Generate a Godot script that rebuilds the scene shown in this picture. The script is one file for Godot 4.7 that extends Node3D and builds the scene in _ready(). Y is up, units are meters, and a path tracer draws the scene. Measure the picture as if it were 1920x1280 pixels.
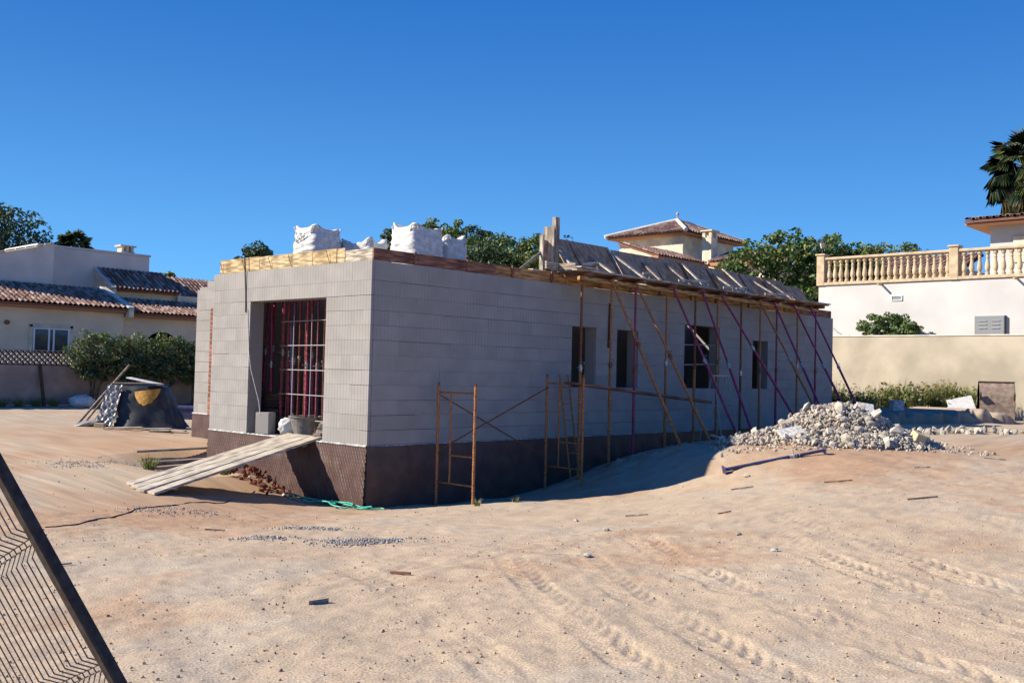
extends Node3D
# Building site: the house under construction is aligned with the axes. x runs along its long shaded side, -z along its short lit side,
# the origin is its near corner at the level of the floor slab.

var M = {}          # materials
var TEX = {}
var taken = {}
var rng = RandomNumberGenerator.new()
var nz = FastNoiseLite.new()
var nz2 = FastNoiseLite.new()

# ---------------------------------------------------------------- mesh collector
class Mb:
	var v = PackedVector3Array()
	var n = PackedVector3Array()
	var c = PackedColorArray()
	var col = Color(1, 1, 1)
	func tri(a, b, d, nn = null):
		var k = (d - a).cross(b - a).normalized() if nn == null else nn
		v.append(a); v.append(b); v.append(d)
		n.append(k); n.append(k); n.append(k)
		c.append(col); c.append(col); c.append(col)
	func quad(a, b, d, e, nn = null):
		var k = (d - a).cross(b - a).normalized() if nn == null else nn
		tri(a, b, d, k); tri(a, d, e, k)
	func tri_n(a, b, d, na, nb, nd):
		v.append(a); v.append(b); v.append(d)
		n.append(na); n.append(nb); n.append(nd)
		c.append(col); c.append(col); c.append(col)
	# a box with small chamfers; bs holds the axes
	func box(at, size, bs = Basis.IDENTITY, ch = 0.0):
		var h = size * 0.5
		var e = minf(ch, minf(h.x, minf(h.y, h.z)) * 0.45)
		if e <= 0.0:
			for ax in 3:
				for s in [-1.0, 1.0]:
					var nn = Vector3.ZERO; nn[ax] = s
					var u = Vector3.ZERO; u[(ax + 1) % 3] = 1.0
					var w = Vector3.ZERO; w[(ax + 2) % 3] = s
					var p = nn * h; var uu = u * h; var ww = w * h
					quad(at + bs * (p - uu - ww), at + bs * (p - uu + ww), at + bs * (p + uu + ww), at + bs * (p + uu - ww), (bs * nn).normalized())
			return
		for ax in 3:
			var bx = (ax + 1) % 3; var cx = (ax + 2) % 3
			for s in [-1.0, 1.0]:
				var q = []
				for k in [[-1, -1], [-1, 1], [1, 1], [1, -1]]:
					var p = Vector3.ZERO
					p[ax] = s * h[ax]; p[bx] = k[0] * (h[bx] - e); p[cx] = k[1] * (h[cx] - e) * s
					q.append(at + bs * p)
				quad(q[0], q[1], q[2], q[3])
				# chamfer strip between this face and the faces across bx
				for t in [-1.0, 1.0]:
					var a1 = Vector3.ZERO; var a2 = Vector3.ZERO; var b1 = Vector3.ZERO; var b2 = Vector3.ZERO
					a1[ax] = s * h[ax]; a1[bx] = t * (h[bx] - e); a1[cx] = -(h[cx] - e)
					a2[ax] = a1[ax]; a2[bx] = a1[bx]; a2[cx] = h[cx] - e
					b1[ax] = s * (h[ax] - e); b1[bx] = t * h[bx]; b1[cx] = a1[cx]
					b2[ax] = b1[ax]; b2[bx] = b1[bx]; b2[cx] = a2[cx]
					var nn = Vector3.ZERO; nn[ax] = s; nn[bx] = t
					if s * t > 0: quad(at + bs * a1, at + bs * a2, at + bs * b2, at + bs * b1, (bs * nn).normalized())
					else: quad(at + bs * a2, at + bs * a1, at + bs * b1, at + bs * b2, (bs * nn).normalized())
		for sx in [-1.0, 1.0]:
			for sy in [-1.0, 1.0]:
				for sz in [-1.0, 1.0]:
					var nn = (bs * Vector3(sx, sy, sz)).normalized()
					tri(at + bs * Vector3(sx * h.x, sy * (h.y - e), sz * (h.z - e)), at + bs * Vector3(sx * (h.x - e), sy * h.y, sz * (h.z - e)), at + bs * Vector3(sx * (h.x - e), sy * (h.y - e), sz * h.z), nn)
	# a board from a to b: w across (towards side), t thick
	func board(a, b, w, t, side = Vector3.UP, ch = 0.003):
		var d = (b - a).normalized()
		var nn = d.cross(side).normalized()
		var sd = nn.cross(d).normalized()
		box((a + b) * 0.5, Vector3((b - a).length(), w, t), Basis(d, sd, nn), ch)
	func tube(a, b, r, sides = 8, r2 = -1.0, caps = true):
		if r2 < 0: r2 = r
		var d = (b - a).normalized()
		var u = d.cross(Vector3.UP if absf(d.y) < 0.95 else Vector3.RIGHT).normalized()
		var w = d.cross(u)
		for i in sides:
			var t0 = TAU * i / sides; var t1 = TAU * (i + 1) / sides
			var n0 = u * cos(t0) + w * sin(t0); var n1 = u * cos(t1) + w * sin(t1)
			tri_n(a + n0 * r, b + n0 * r2, b + n1 * r2, n0, n0, n1)
			tri_n(a + n0 * r, b + n1 * r2, a + n1 * r, n0, n1, n1)
			if caps:
				tri(a, a + n0 * r, a + n1 * r, -d); tri(b, b + n1 * r2, b + n0 * r2, d)
	func path(pts, r, sides = 6):
		for i in pts.size() - 1: tube(pts[i], pts[i + 1], r, sides, -1.0, i == 0 or i == pts.size() - 2)
	# profile [[radius, height], ...] turned about y
	func lathe(at, prof, sides = 12):
		for j in prof.size() - 1:
			var p = prof[j]; var q = prof[j + 1]
			var dn = Vector2(q[1] - p[1], p[0] - q[0]).normalized()
			for i in sides:
				var t0 = TAU * i / sides; var t1 = TAU * (i + 1) / sides
				var e0 = Vector3(cos(t0), 0, sin(t0)); var e1 = Vector3(cos(t1), 0, sin(t1))
				var n0 = (e0 * dn.x + Vector3.UP * dn.y).normalized(); var n1 = (e1 * dn.x + Vector3.UP * dn.y).normalized()
				var a = at + e0 * p[0] + Vector3.UP * p[1]; var b = at + e0 * q[0] + Vector3.UP * q[1]
				var d = at + e1 * q[0] + Vector3.UP * q[1]; var e = at + e1 * p[0] + Vector3.UP * p[1]
				tri_n(a, d, b, n0, n1, n0); tri_n(a, e, d, n0, n1, n1)
	# a grid of points [rows][cols] with smooth normals
	func sheet(g, flip = false):
		var R = g.size(); var K = g[0].size()
		var nn = []
		for i in R:
			var row = []
			for j in K:
				var du = g[i][mini(j + 1, K - 1)] - g[i][maxi(j - 1, 0)]
				var dv = g[mini(i + 1, R - 1)][j] - g[maxi(i - 1, 0)][j]
				var k = du.cross(dv)
				if flip: k = -k
				row.append(k.normalized() if k.length() > 1e-9 else Vector3.UP)
			nn.append(row)
		for i in R - 1:
			for j in K - 1:
				if flip:
					tri_n(g[i][j], g[i][j + 1], g[i + 1][j + 1], nn[i][j], nn[i][j + 1], nn[i + 1][j + 1])
					tri_n(g[i][j], g[i + 1][j + 1], g[i + 1][j], nn[i][j], nn[i + 1][j + 1], nn[i + 1][j])
				else:
					tri_n(g[i][j], g[i + 1][j + 1], g[i][j + 1], nn[i][j], nn[i + 1][j + 1], nn[i][j + 1])
					tri_n(g[i][j], g[i + 1][j], g[i + 1][j + 1], nn[i][j], nn[i + 1][j], nn[i + 1][j + 1])
	func mesh(m = null):
		var arr = []
		arr.resize(Mesh.ARRAY_MAX)
		arr[Mesh.ARRAY_VERTEX] = v; arr[Mesh.ARRAY_NORMAL] = n; arr[Mesh.ARRAY_COLOR] = c
		var me = ArrayMesh.new()
		me.add_surface_from_arrays(Mesh.PRIMITIVE_TRIANGLES, arr)
		if m: me.surface_set_material(0, m)
		return me

# ---------------------------------------------------------------- naming
func numbered(called):
	if not taken.has(called):
		taken[called] = 0
		return called
	taken[called] += 1
	return "%s_%03d" % [called, taken[called]]

func thing(called, label, category, at = Vector3.ZERO, group = "", bs = Basis.IDENTITY):
	var o = Node3D.new(); o.name = numbered(called); add_child(o)
	o.transform = Transform3D(bs, at)
	o.set_meta("label", label); o.set_meta("category", category)
	if group != "": o.set_meta("group", group)
	return o

func part(parent, called, mb, m, at = Vector3.ZERO, bs = Basis.IDENTITY, label = ""):
	var o = MeshInstance3D.new(); o.name = called
	o.mesh = mb.mesh(m) if mb is Mb else mb
	if not (mb is Mb) and m: o.material_override = m
	parent.add_child(o, true)
	o.transform = Transform3D(bs, at)
	if label != "": o.set_meta("label", label)
	return o

func one(called, mb, m, label, category, at = Vector3.ZERO, group = "", bs = Basis.IDENTITY):
	var o = MeshInstance3D.new(); o.name = numbered(called)
	o.mesh = mb.mesh(m) if mb is Mb else mb
	if not (mb is Mb) and m: o.material_override = m
	add_child(o); o.transform = Transform3D(bs, at)
	o.set_meta("label", label); o.set_meta("category", category)
	if group != "": o.set_meta("group", group)
	return o

func structure(called, mb, m):
	var o = MeshInstance3D.new(); o.name = numbered(called); o.mesh = mb.mesh(m); add_child(o)
	o.set_meta("kind", "structure")
	return o

func scatter(parent, called, me, m, xfs, cols = [], label = "", category = ""):
	var mm = MultiMesh.new(); mm.transform_format = MultiMesh.TRANSFORM_3D
	mm.use_colors = cols.size() > 0
	mm.mesh = me; mm.instance_count = xfs.size()
	for i in xfs.size():
		mm.set_instance_transform(i, xfs[i])
		if cols.size() > 0: mm.set_instance_color(i, cols[i])
	var o = MultiMeshInstance3D.new(); o.multimesh = mm
	o.name = numbered(called) if parent == self else called
	if m: o.material_override = m
	parent.add_child(o, true)
	o.set_meta("kind", "stuff")
	if label != "": o.set_meta("label", label)
	if category != "": o.set_meta("category", category)
	return o

# ---------------------------------------------------------------- materials
func noise_tex(key, seed_, freq, octaves, lo, hi, contrast = 1.0, size = 512, kind = FastNoiseLite.TYPE_SIMPLEX_SMOOTH, stretch = 1):
	var f = FastNoiseLite.new(); f.seed = seed_; f.frequency = freq; f.noise_type = kind
	f.fractal_octaves = octaves; f.fractal_type = FastNoiseLite.FRACTAL_FBM
	var im = f.get_seamless_image(size / stretch, size) if stretch > 0 else f.get_seamless_image(size, size / -stretch)
	im.convert(Image.FORMAT_L8)
	if absi(stretch) > 1: im.resize(size, size, Image.INTERPOLATE_CUBIC)
	var d = im.get_data()
	for i in d.size():
		var t = clampf((d[i] / 255.0 - 0.5) * contrast + 0.5, 0, 1)
		d[i] = int(255.0 * (lo + (hi - lo) * t))
	im = Image.create_from_data(size, size, false, Image.FORMAT_L8, d)
	im.convert(Image.FORMAT_RGB8)
	im.generate_mipmaps()
	var t = ImageTexture.create_from_image(im)
	TEX[key] = t
	return t

func normal_tex(key, seed_, freq, octaves, strength, size = 512):
	var f = FastNoiseLite.new(); f.seed = seed_; f.frequency = freq; f.fractal_octaves = octaves
	var im = f.get_seamless_image(size, size)
	im.convert(Image.FORMAT_RGBA8)
	im.bump_map_to_normal_map(strength)
	im.generate_mipmaps()
	TEX[key] = ImageTexture.create_from_image(im)

func mat(key, col, rough = 0.85, tex = "", scale = 1.0, nrm = "", nscale = 1.0, vc = false, metal = 0.0):
	var m = StandardMaterial3D.new()
	m.albedo_color = Color(col.r, col.g, col.b).linear_to_srgb()
	m.roughness = rough; m.metallic = metal
	if rough >= 0.7: m.metallic_specular = 0.28      # dusty, dull surfaces
	m.vertex_color_use_as_albedo = vc
	if tex != "" or nrm != "":
		m.uv1_triplanar = true; m.uv1_world_triplanar = true
		m.uv1_scale = Vector3.ONE * scale
	if tex != "": m.albedo_texture = TEX[tex]
	if nrm != "":
		m.normal_enabled = true; m.normal_texture = TEX[nrm]; m.normal_scale = nscale
	M[key] = m
	return m

func rr(a, b): return rng.randf_range(a, b)

# ---------------------------------------------------------------- the scene
func _ready():
	rng.seed = 20241
	# camera
	var cam = Camera3D.new(); cam.name = "camera"
	cam.fov = 38.265; cam.near = 0.05; cam.far = 2000.0
	add_child(cam)
	var cf = Vector3(0.72984, 0.03154, -0.68289).normalized()
	var cu = Vector3(-0.03959, 0.99921, 0.00384)
	var cr = cf.cross(cu).normalized()
	cam.transform = Transform3D(Basis(cr, cr.cross(cf).normalized(), -cf), Vector3(-10.258, 1.2696, 12.817))
	cam.current = true
	# sky
	var psm = ProceduralSkyMaterial.new()
	psm.sky_top_color = Color(0.001, 0.060, 0.270).linear_to_srgb()
	psm.sky_horizon_color = Color(0.135, 0.395, 0.715).linear_to_srgb()
	psm.sky_curve = 0.125
	psm.sky_energy_multiplier = 1.0
	psm.ground_bottom_color = Color(0.30, 0.24, 0.18).linear_to_srgb()
	psm.ground_horizon_color = Color(0.34, 0.33, 0.33).linear_to_srgb()
	psm.sun_angle_max = 1.0
	var sky = Sky.new(); sky.sky_material = psm
	var env = Environment.new()
	env.background_mode = Environment.BG_SKY; env.sky = sky
	env.background_energy_multiplier = 1.0
	env.tonemap_mode = Environment.TONE_MAPPER_LINEAR
	env.tonemap_exposure = 1.88
	env.sdfgi_enabled = true; env.ssao_enabled = true; env.ssil_enabled = true
	env.ambient_light_source = Environment.AMBIENT_SOURCE_SKY
	var we = WorldEnvironment.new(); we.name = "environment"; we.environment = env; add_child(we)
	# sun
	var sun = DirectionalLight3D.new(); sun.name = "sun"
	sun.light_energy = 1.5; sun.light_color = Color(1.0, 0.955, 0.88)
	sun.light_angular_distance = 0.5; sun.shadow_enabled = true
	add_child(sun)
	sun.look_at_from_position(Vector3.ZERO, -Vector3(-0.613, 0.545, -0.572), Vector3.UP)

	nz.seed = 11; nz.frequency = 1.0; nz.fractal_octaves = 3
	nz2.seed = 37; nz2.frequency = 1.0; nz2.fractal_octaves = 2
	materials()
	ground(); print("ground")
	house(); print("house")
	boundary_left(); left_house(); print("left house")
	right_side(); centre_house(); print("right")
	trees(); print("trees")
	formwork(); props(); scaffolds(); interior(); bags(); print("formwork")
	near_house(); rubble(); left_things(); right_things(); print("things")
	fence(); loose_bits(); print("done")

func materials():
	noise_tex("soil", 3, 0.085, 6, 0.74, 1.0, 1.9, 1024)
	noise_tex("fine", 5, 0.06, 4, 0.80, 1.0, 1.6)
	noise_tex("blotch", 7, 0.012, 4, 0.72, 1.0, 1.9)
	noise_tex("faint", 29, 0.006, 5, 0.93, 1.0, 1.5)
	noise_tex("plaster", 9, 0.008, 5, 0.86, 1.0, 1.8)
	noise_tex("grain", 13, 0.03, 4, 0.62, 1.0, 1.8, 512, FastNoiseLite.TYPE_SIMPLEX_SMOOTH, 8)
	noise_tex("grain_up", 14, 0.03, 4, 0.62, 1.0, 1.8, 512, FastNoiseLite.TYPE_SIMPLEX_SMOOTH, -8)
	noise_tex("rust", 17, 0.03, 4, 0.52, 1.0, 2.0)
	normal_tex("soil_n", 21, 0.05, 5, 6.0, 1024)
	normal_tex("rough_n", 23, 0.08, 3, 3.0)
	mat("dirt", Color(1, 1, 1), 1.0, "soil", 0.55, "soil_n", 0.16, true)
	mat("dirt_pile", Color(0.44, 0.35, 0.27), 1.0, "soil", 0.9, "soil_n", 1.0)
	mat("stone", Color(1, 1, 1), 0.95, "fine", 2.0, "rough_n", 0.5, true)
	for i in 5:
		var g = [0.308, 0.316, 0.326, 0.312, 0.320][i]
		mat("icf%d" % i, Color(g, g * 0.962, g * 0.925), 0.92, "faint", 0.28 + 0.06 * i)
	mat("icf_cut", Color(0.34, 0.32, 0.305), 0.95, "fine", 2.0)
	mat("slab", Color(0.36, 0.345, 0.32), 0.9, "blotch", 0.6)
	mat("membrane", Color(0.100, 0.058, 0.050), 0.48, "plaster", 0.7).metallic_specular = 0.4
	mat("mortar", Color(0.62, 0.61, 0.60), 0.95, "blotch", 2.0)
	mat("wood_new", Color(0.62, 0.46, 0.25), 0.8, "grain", 0.8)
	mat("wood_new2", Color(0.66, 0.51, 0.30), 0.8, "grain", 1.1)
	mat("wood_grey", Color(0.44, 0.37, 0.30), 0.9, "grain", 0.9)
	mat("wood_pale", Color(0.66, 0.58, 0.47), 0.9, "grain", 1.2)
	mat("wood_rust", Color(0.33, 0.16, 0.115), 0.85, "grain", 0.8)
	mat("wood_orange", Color(0.58, 0.31, 0.13), 0.8, "grain", 0.7)
	mat("wood_amber", Color(0.62, 0.37, 0.16), 0.8, "grain", 0.9)
	mat("ply_brown", Color(0.56, 0.34, 0.21), 0.75, "blotch", 0.9)
	mat("ply_brown2", Color(0.60, 0.37, 0.23), 0.75, "blotch", 0.7)
	mat("post_pale", Color(0.58, 0.50, 0.40), 0.9, "grain_up", 1.0)
	mat("post_grey", Color(0.46, 0.38, 0.31), 0.9, "grain_up", 0.8)
	mat("wood_dark", Color(0.13, 0.085, 0.06), 0.9, "grain", 1.0)
	mat("orange_steel", Color(0.62, 0.25, 0.075), 0.6, "rust", 1.6)
	mat("rusty_steel", Color(0.36, 0.15, 0.07), 0.75, "rust", 2.0)
	mat("purple_steel", Color(0.44, 0.05, 0.16), 0.5, "rust", 1.3)
	mat("crimson_steel", Color(0.60, 0.075, 0.17), 0.5, "rust", 1.1)
	mat("plum_steel", Color(0.22, 0.05, 0.16), 0.5, "rust", 1.1)
	mat("blue_steel", Color(0.085, 0.085, 0.22), 0.5, "rust", 1.2)
	mat("zinc", Color(0.62, 0.62, 0.62), 0.4, "rust", 1.6, "", 1.0, false, 0.7)
	mat("dull_zinc", Color(0.42, 0.42, 0.42), 0.55, "fine", 3.0)
	mat("bag", Color(0.64, 0.64, 0.635), 0.6, "plaster", 1.6)
	mat("bag_seam", Color(0.34, 0.40, 0.48), 0.7)
	mat("ink", Color(0.13, 0.16, 0.15), 0.7)
	mat("hose", Color(0.035, 0.36, 0.27), 0.4)
	mat("tarp", Color(0.024, 0.024, 0.028), 0.45, "blotch", 1.2)
	mat("film", Color(0.34, 0.34, 0.33), 0.35, "blotch", 1.4)
	mat("mustard", Color(0.56, 0.31, 0.075), 0.7, "blotch", 1.5)
	mat("yellow_block", Color(0.62, 0.52, 0.32), 0.9, "fine", 2.0)
	mat("brick", Color(0.30, 0.105, 0.07), 0.95, "rust", 2.0)
	mat("plastic_white", Color(0.72, 0.72, 0.70), 0.5, "plaster", 2.0)
	mat("tub", Color(0.26, 0.245, 0.23), 0.7, "blotch", 1.5)
	mat("dark_rubber", Color(0.03, 0.03, 0.03), 0.6)
	mat("post_paint", Color(0.075, 0.060, 0.052), 0.7, "blotch", 3.0)
	mat("wire", Color(0.115, 0.085, 0.065), 0.6)
	mat("left_plaster", Color(0.74, 0.61, 0.43), 0.95, "faint", 0.2)
	mat("left_plaster2", Color(0.68, 0.61, 0.54), 0.95, "faint", 0.2)
	mat("cream", Color(0.74, 0.66, 0.50), 0.95, "plaster", 0.3)
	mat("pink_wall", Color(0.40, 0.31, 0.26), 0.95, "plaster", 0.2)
	mat("lattice", Color(0.50, 0.36, 0.30), 0.95, "fine", 1.0)
	mat("tile", Color(1, 1, 1), 0.85, "fine", 1.3, "", 1.0, true)
	mat("tile_bed", Color(0.20, 0.10, 0.07), 0.95)
	mat("soffit", Color(0.40, 0.20, 0.11), 0.9)
	mat("glass", Color(0.035, 0.05, 0.055), 0.05)
	mat("frame_white", Color(0.75, 0.75, 0.73), 0.5)
	mat("white_wall", Color(0.55, 0.545, 0.535), 0.95, "faint", 0.12)
	mat("beige_wall", Color(0.47, 0.415, 0.325), 0.95, "plaster", 0.10)
	mat("coping", Color(0.72, 0.66, 0.55), 0.95, "plaster", 0.5)
	mat("cast_stone", Color(0.60, 0.47, 0.32), 0.9, "plaster", 0.6)
	mat("grey_metal", Color(0.25, 0.27, 0.29), 0.5, "fine", 1.0)
	mat("lamp_iron", Color(0.04, 0.045, 0.045), 0.5)
	mat("lamp_glass", Color(0.5, 0.52, 0.5), 0.15)
	mat("bucket_steel", Color(0.33, 0.25, 0.20), 0.75, "blotch", 0.8)
	mat("bucket_edge", Color(0.16, 0.11, 0.09), 0.7, "rust", 1.0)
	mat("bark", Color(0.13, 0.095, 0.07), 1.0, "fine", 1.0)
	mat("palm_bark", Color(0.20, 0.15, 0.11), 1.0, "fine", 1.5)
	for k in ["leaf"]:
		var m = mat(k, Color(1, 1, 1), 0.6, "", 1.0, "", 1.0, true)
		m.backlight_enabled = true; m.backlight = Color(0.50, 0.62, 0.26)
		m.cull_mode = BaseMaterial3D.CULL_DISABLED
const LIE = [[0, 0, 0.00415], [0.8, 0.7, -0.00678], [1.3, 1.2, 0.02925], [2.7, 2.5, 0.01776], [3.3, 3, -0.02668], [4.1, 3.8, -0.08116], [4.9, 3.5, 0.11046], [6.3, 3.4, -0.02309], [7.4, 3.3, 0.02221], [2.5, 0, 0.00174], [3.5, 0, -0.00755], [4.8, 0, -0.01667], [6.3, 0, -0.00075], [7.5, 0, 0.00256], [8.9, 0, 0.00458], [11, 0, -0.01754], [13.4, 0, -0.01833], [17, 0, 0.00138], [2, 0.9, -0.01350], [4, 1.2, -0.00536], [5, 1.8, -0.03051], [6.1, 2, 0.05837], [7.4, 2.1, -0.03553], [10, 1.7, 0.01677], [13, 1.5, 0.02349], [9, 5, -0.01180], [12, 6, -0.00202], [16, 5, -0.00167], [20, 0, 0.00293], [22, 5, -0.00189], [24, -4, 0.00081], [22, 12, 0.00053], [14, 12, -0.00022], [6, 8, -0.00476], [0, 6, -0.00010], [3, 6, 0.01537], [5.5, 5.2, -0.00317], [-2.9, -1.8, 0.01098], [-1.5, -0.3, -0.00606], [-0.4, -1.5, -0.03492], [0, -2.6, -0.00732], [0, -3.8, 0.01943], [0, -5, 0.01342], [-1.5, -4.5, -0.01470], [-1.2, -2.6, 0.02145], [-4, -6, -0.00478], [-4, -1, -0.00227], [-3, 2, 0.00156], [-6, 6, -0.00028], [-6, 9.3, 0.00094], [-10, 13, -0.00007], [-4, 11, -0.00067], [-12, 4, -0.00011], [-9, -3, 0.00033], [-6, -12, 0.00011], [-2, -14, -0.00016], [4, -16, 0.00045], [10, -22, -0.00118], [-12, -16, 0.00028], [-22, -10, -0.00020], [-20, 8, 0.00028], [-14, 22, -0.00021], [6, 20, 0.00016], [30, 20, -0.00005], [0, -24, 0.00002], [20, -24, 0.00094], [-30, -24, 0.00005], [34, 0, -0.00051], [34, -20, -0.00020]]
const LIE_PLANE = [-0.76346, 0.005976, -0.002249]

# ---------------------------------------------------------------- ground
var lie_grid = PackedFloat32Array()
func lie(x, z):
	# smooth lookup in a quarter-metre grid over the plot, the exact surface elsewhere
	if x > -13.5 and x < 24.5 and z > -15.5 and z < 15.5:
		if lie_grid.is_empty():
			for b in 133:
				for a in 161: lie_grid.append(lie_exact(-14.5 + a * 0.25, -16.5 + b * 0.25))
		var fx = (x + 14.5) * 4.0; var fz = (z + 16.5) * 4.0
		var ix = int(fx); var iz = int(fz); fx -= ix; fz -= iz
		var r = [0.0, 0.0, 0.0, 0.0]
		for k in 4:
			var q = (iz - 1 + k) * 161 + ix
			r[k] = cubic_interpolate(lie_grid[q], lie_grid[q + 1], lie_grid[q - 1], lie_grid[q + 2], fx)
		return cubic_interpolate(r[1], r[2], r[0], r[3], fz)
	return lie_exact(x, z)

func lie_exact(x, z):
	var px = clampf(x, -38, 40); var pz = clampf(z, -32, 30)
	var s = LIE_PLANE[0] + LIE_PLANE[1] * px + LIE_PLANE[2] * pz
	for k in LIE:
		var dx = px - k[0]; var dz = pz - k[1]
		var r2 = dx * dx + dz * dz
		if r2 > 1e-9: s += k[2] * 0.5 * r2 * log(r2)
	return s

# wheel tracks: [ax, az, bx, bz, bend, half width, kind]
const TRACKS = [
	[-2.6, 6.6, -5.9, 11.2, 0.25, 0.17, 0], [-1.2, 6.2, -5.2, 11.9, 0.35, 0.18, 0],
	[-0.4, 7.4, -4.3, 12.2, 0.30, 0.17, 0], [-4.6, 5.2, -7.2, 10.6, -0.15, 0.15, 1],
	[-1.0, 10.1, -4.6, 10.9, 0.5, 0.20, 1], [1.5, 8.6, -2.4, 12.6, -0.3, 0.16, 0],
	[-0.8, -9.5, -4.6, -0.2, 1.0, 0.22, 1], [0.4, -9.0, -3.2, -0.9, 1.3, 0.22, 1], [-2.5, -9.6, -6.5, 1.5, -0.8, 0.22, 1],
	[-3.4, 6.4, -6.5, 11.0, 0.2, 0.15, 0], [0.6, 6.9, -3.6, 12.4, 0.2, 0.17, 0], [3.0, 5.6, -6.0, 7.0, 0.6, 0.2, 1], [9.5, 8.2, -3.0, 6.4, -0.7, 0.25, 1]]

func tread(x, z):
	var h = 0.0
	for t in TRACKS:
		var a = Vector2(t[0], t[1]); var b = Vector2(t[2], t[3])
		var d = b - a; var L = d.length(); d /= L
		var p = Vector2(x, z) - a
		var s = p.dot(d)
		if s < -0.3 or s > L + 0.3: continue
		var w = p.dot(Vector2(-d.y, d.x)) - t[4] * 4.0 * (s / L) * (1.0 - s / L)
		if absf(w) > t[5] * 1.9: continue
		var u = w / t[5]
		var fade = clampf(0.55 + 0.9 * nz.get_noise_2d(s * 0.55 + t[0] * 7.0, t[1] * 3.0), 0.0, 1.0) * clampf(minf(s, L - s) * 1.5, 0, 1)
		if fade <= 0: continue
		if absf(u) < 1.0:
			if t[6] == 0:
				# tractor lugs: slanted bars that meet in the middle, left and right staggered
				var ph = s / 0.16 + (0.5 if u > 0 else 0.0) + absf(u) * absf(u) * 1.5
				var q = absf(fposmod(ph, 1.0) - 0.5) * 2.0
				h += fade * (-0.003 - 0.014 * smoothstep(0.45, 0.8, 1.0 - q)) * smoothstep(0.05, 0.2, absf(u))
			else:
				h += fade * (-0.007 + 0.0028 * cos(u * 14.0) + 0.002 * sin(s * 60.0))
		h += fade * 0.005 * exp(-pow((absf(u) - 1.25) / 0.3, 2.0))
	return h

func gh(x, z):
	var h = lie(x, z)
	if x > 0.4 and x < 17.0 and z < -0.4 and z > -4.9: return h - 0.6
	var near = 1.0 if (x > -14 and x < 24 and z > -20 and z < 16) else 0.0
	h += 0.035 * nz.get_noise_2d(x * 0.45, z * 0.45) + 0.020 * nz.get_noise_2d(x * 1.3 + 40, z * 1.3)
	# clods and spoil thrown up along the long wall
	var sp = exp(-(pow((x - 7.2) / 2.6, 4.0) + pow((z - 1.2) / 0.9, 4.0)))
	if sp > 0.01: h += sp * (0.13 * nz.get_noise_2d(x * 1.5 + 9.0, z * 1.5) + 0.07 * nz2.get_noise_2d(x * 4.0, z * 4.0))
	# hollow under the boards left of the house
	var ph = pow((x + 0.6) / 1.0, 2.0) + pow((z + 4.6) / 0.85, 2.0)
	h -= 0.34 * exp(-ph * ph)
	return h

func gfine(x, z):
	var h = gh(x, z)
	if x > -14 and x < 20 and z > -16 and z < 15:
		h += tread(x, z)
		h += 0.007 * nz2.get_noise_2d(x * 2.2, z * 2.2) + 0.0035 * nz.get_noise_2d(x * 7.0, z * 7.0)
		var c = nz2.get_noise_2d(x * 6.0 + 90, z * 6.0)
		h += 0.018 * maxf(0.0, c - 0.35)
	return h

func steps(spec):
	var o = PackedFloat32Array()
	for s in spec:
		var k = maxi(1, int(round((s[1] - s[0]) / s[2])))
		for i in k: o.append(s[0] + (s[1] - s[0]) * i / k)
	o.append(spec[-1][1])
	return o

func soil_colour(x, z):
	# pale caliche dust over red earth, in patches
	var pale = Color(0.555, 0.437, 0.312); var red = Color(0.50, 0.330, 0.210); var grey = Color(0.53, 0.450, 0.350)
	var a = nz.get_noise_2d(x * 0.16 + 7, z * 0.16) * 1.1 + nz.get_noise_2d(x * 0.9, z * 0.9 + 30) * 0.55 + nz.get_noise_2d(x * 3.1 + 5, z * 3.1) * 0.3
	var bias = -0.34
	bias += 1.05 * exp(-(pow((x - 6.2) / 3.0, 2.0) + pow((z - 4.4) / 1.8, 2.0)))     # the red mound beside the house
	bias += 0.95 * exp(-(pow((x + 1.5) / 6.0, 2.0) + pow((z + 8.0) / 9.0, 2.0)))
	bias += 0.35 * exp(-(pow((x + 3.0) / 3.0, 2.0) + pow((z + 0.5) / 1.6, 2.0)))
	bias += 0.45 * exp(-(pow((x - 7.0) / 6.0, 2.0) + pow((z - 7.5) / 2.5, 2.0)))
	var t = smoothstep(-0.2, 0.75, a + bias)
	var c = pale.lerp(red, t)
	var g = smoothstep(0.12, 0.6, nz2.get_noise_2d(x * 0.33 - 20, z * 0.33) + 0.4 * nz2.get_noise_2d(x * 1.7, z * 1.7))
	c = c.lerp(grey, g * 0.75 * (1.0 - t))
	var s = 1.0 + 0.12 * nz2.get_noise_2d(x * 5.0, z * 5.0)
	return Color(c.r * s, c.g * s, c.b * s)

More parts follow.
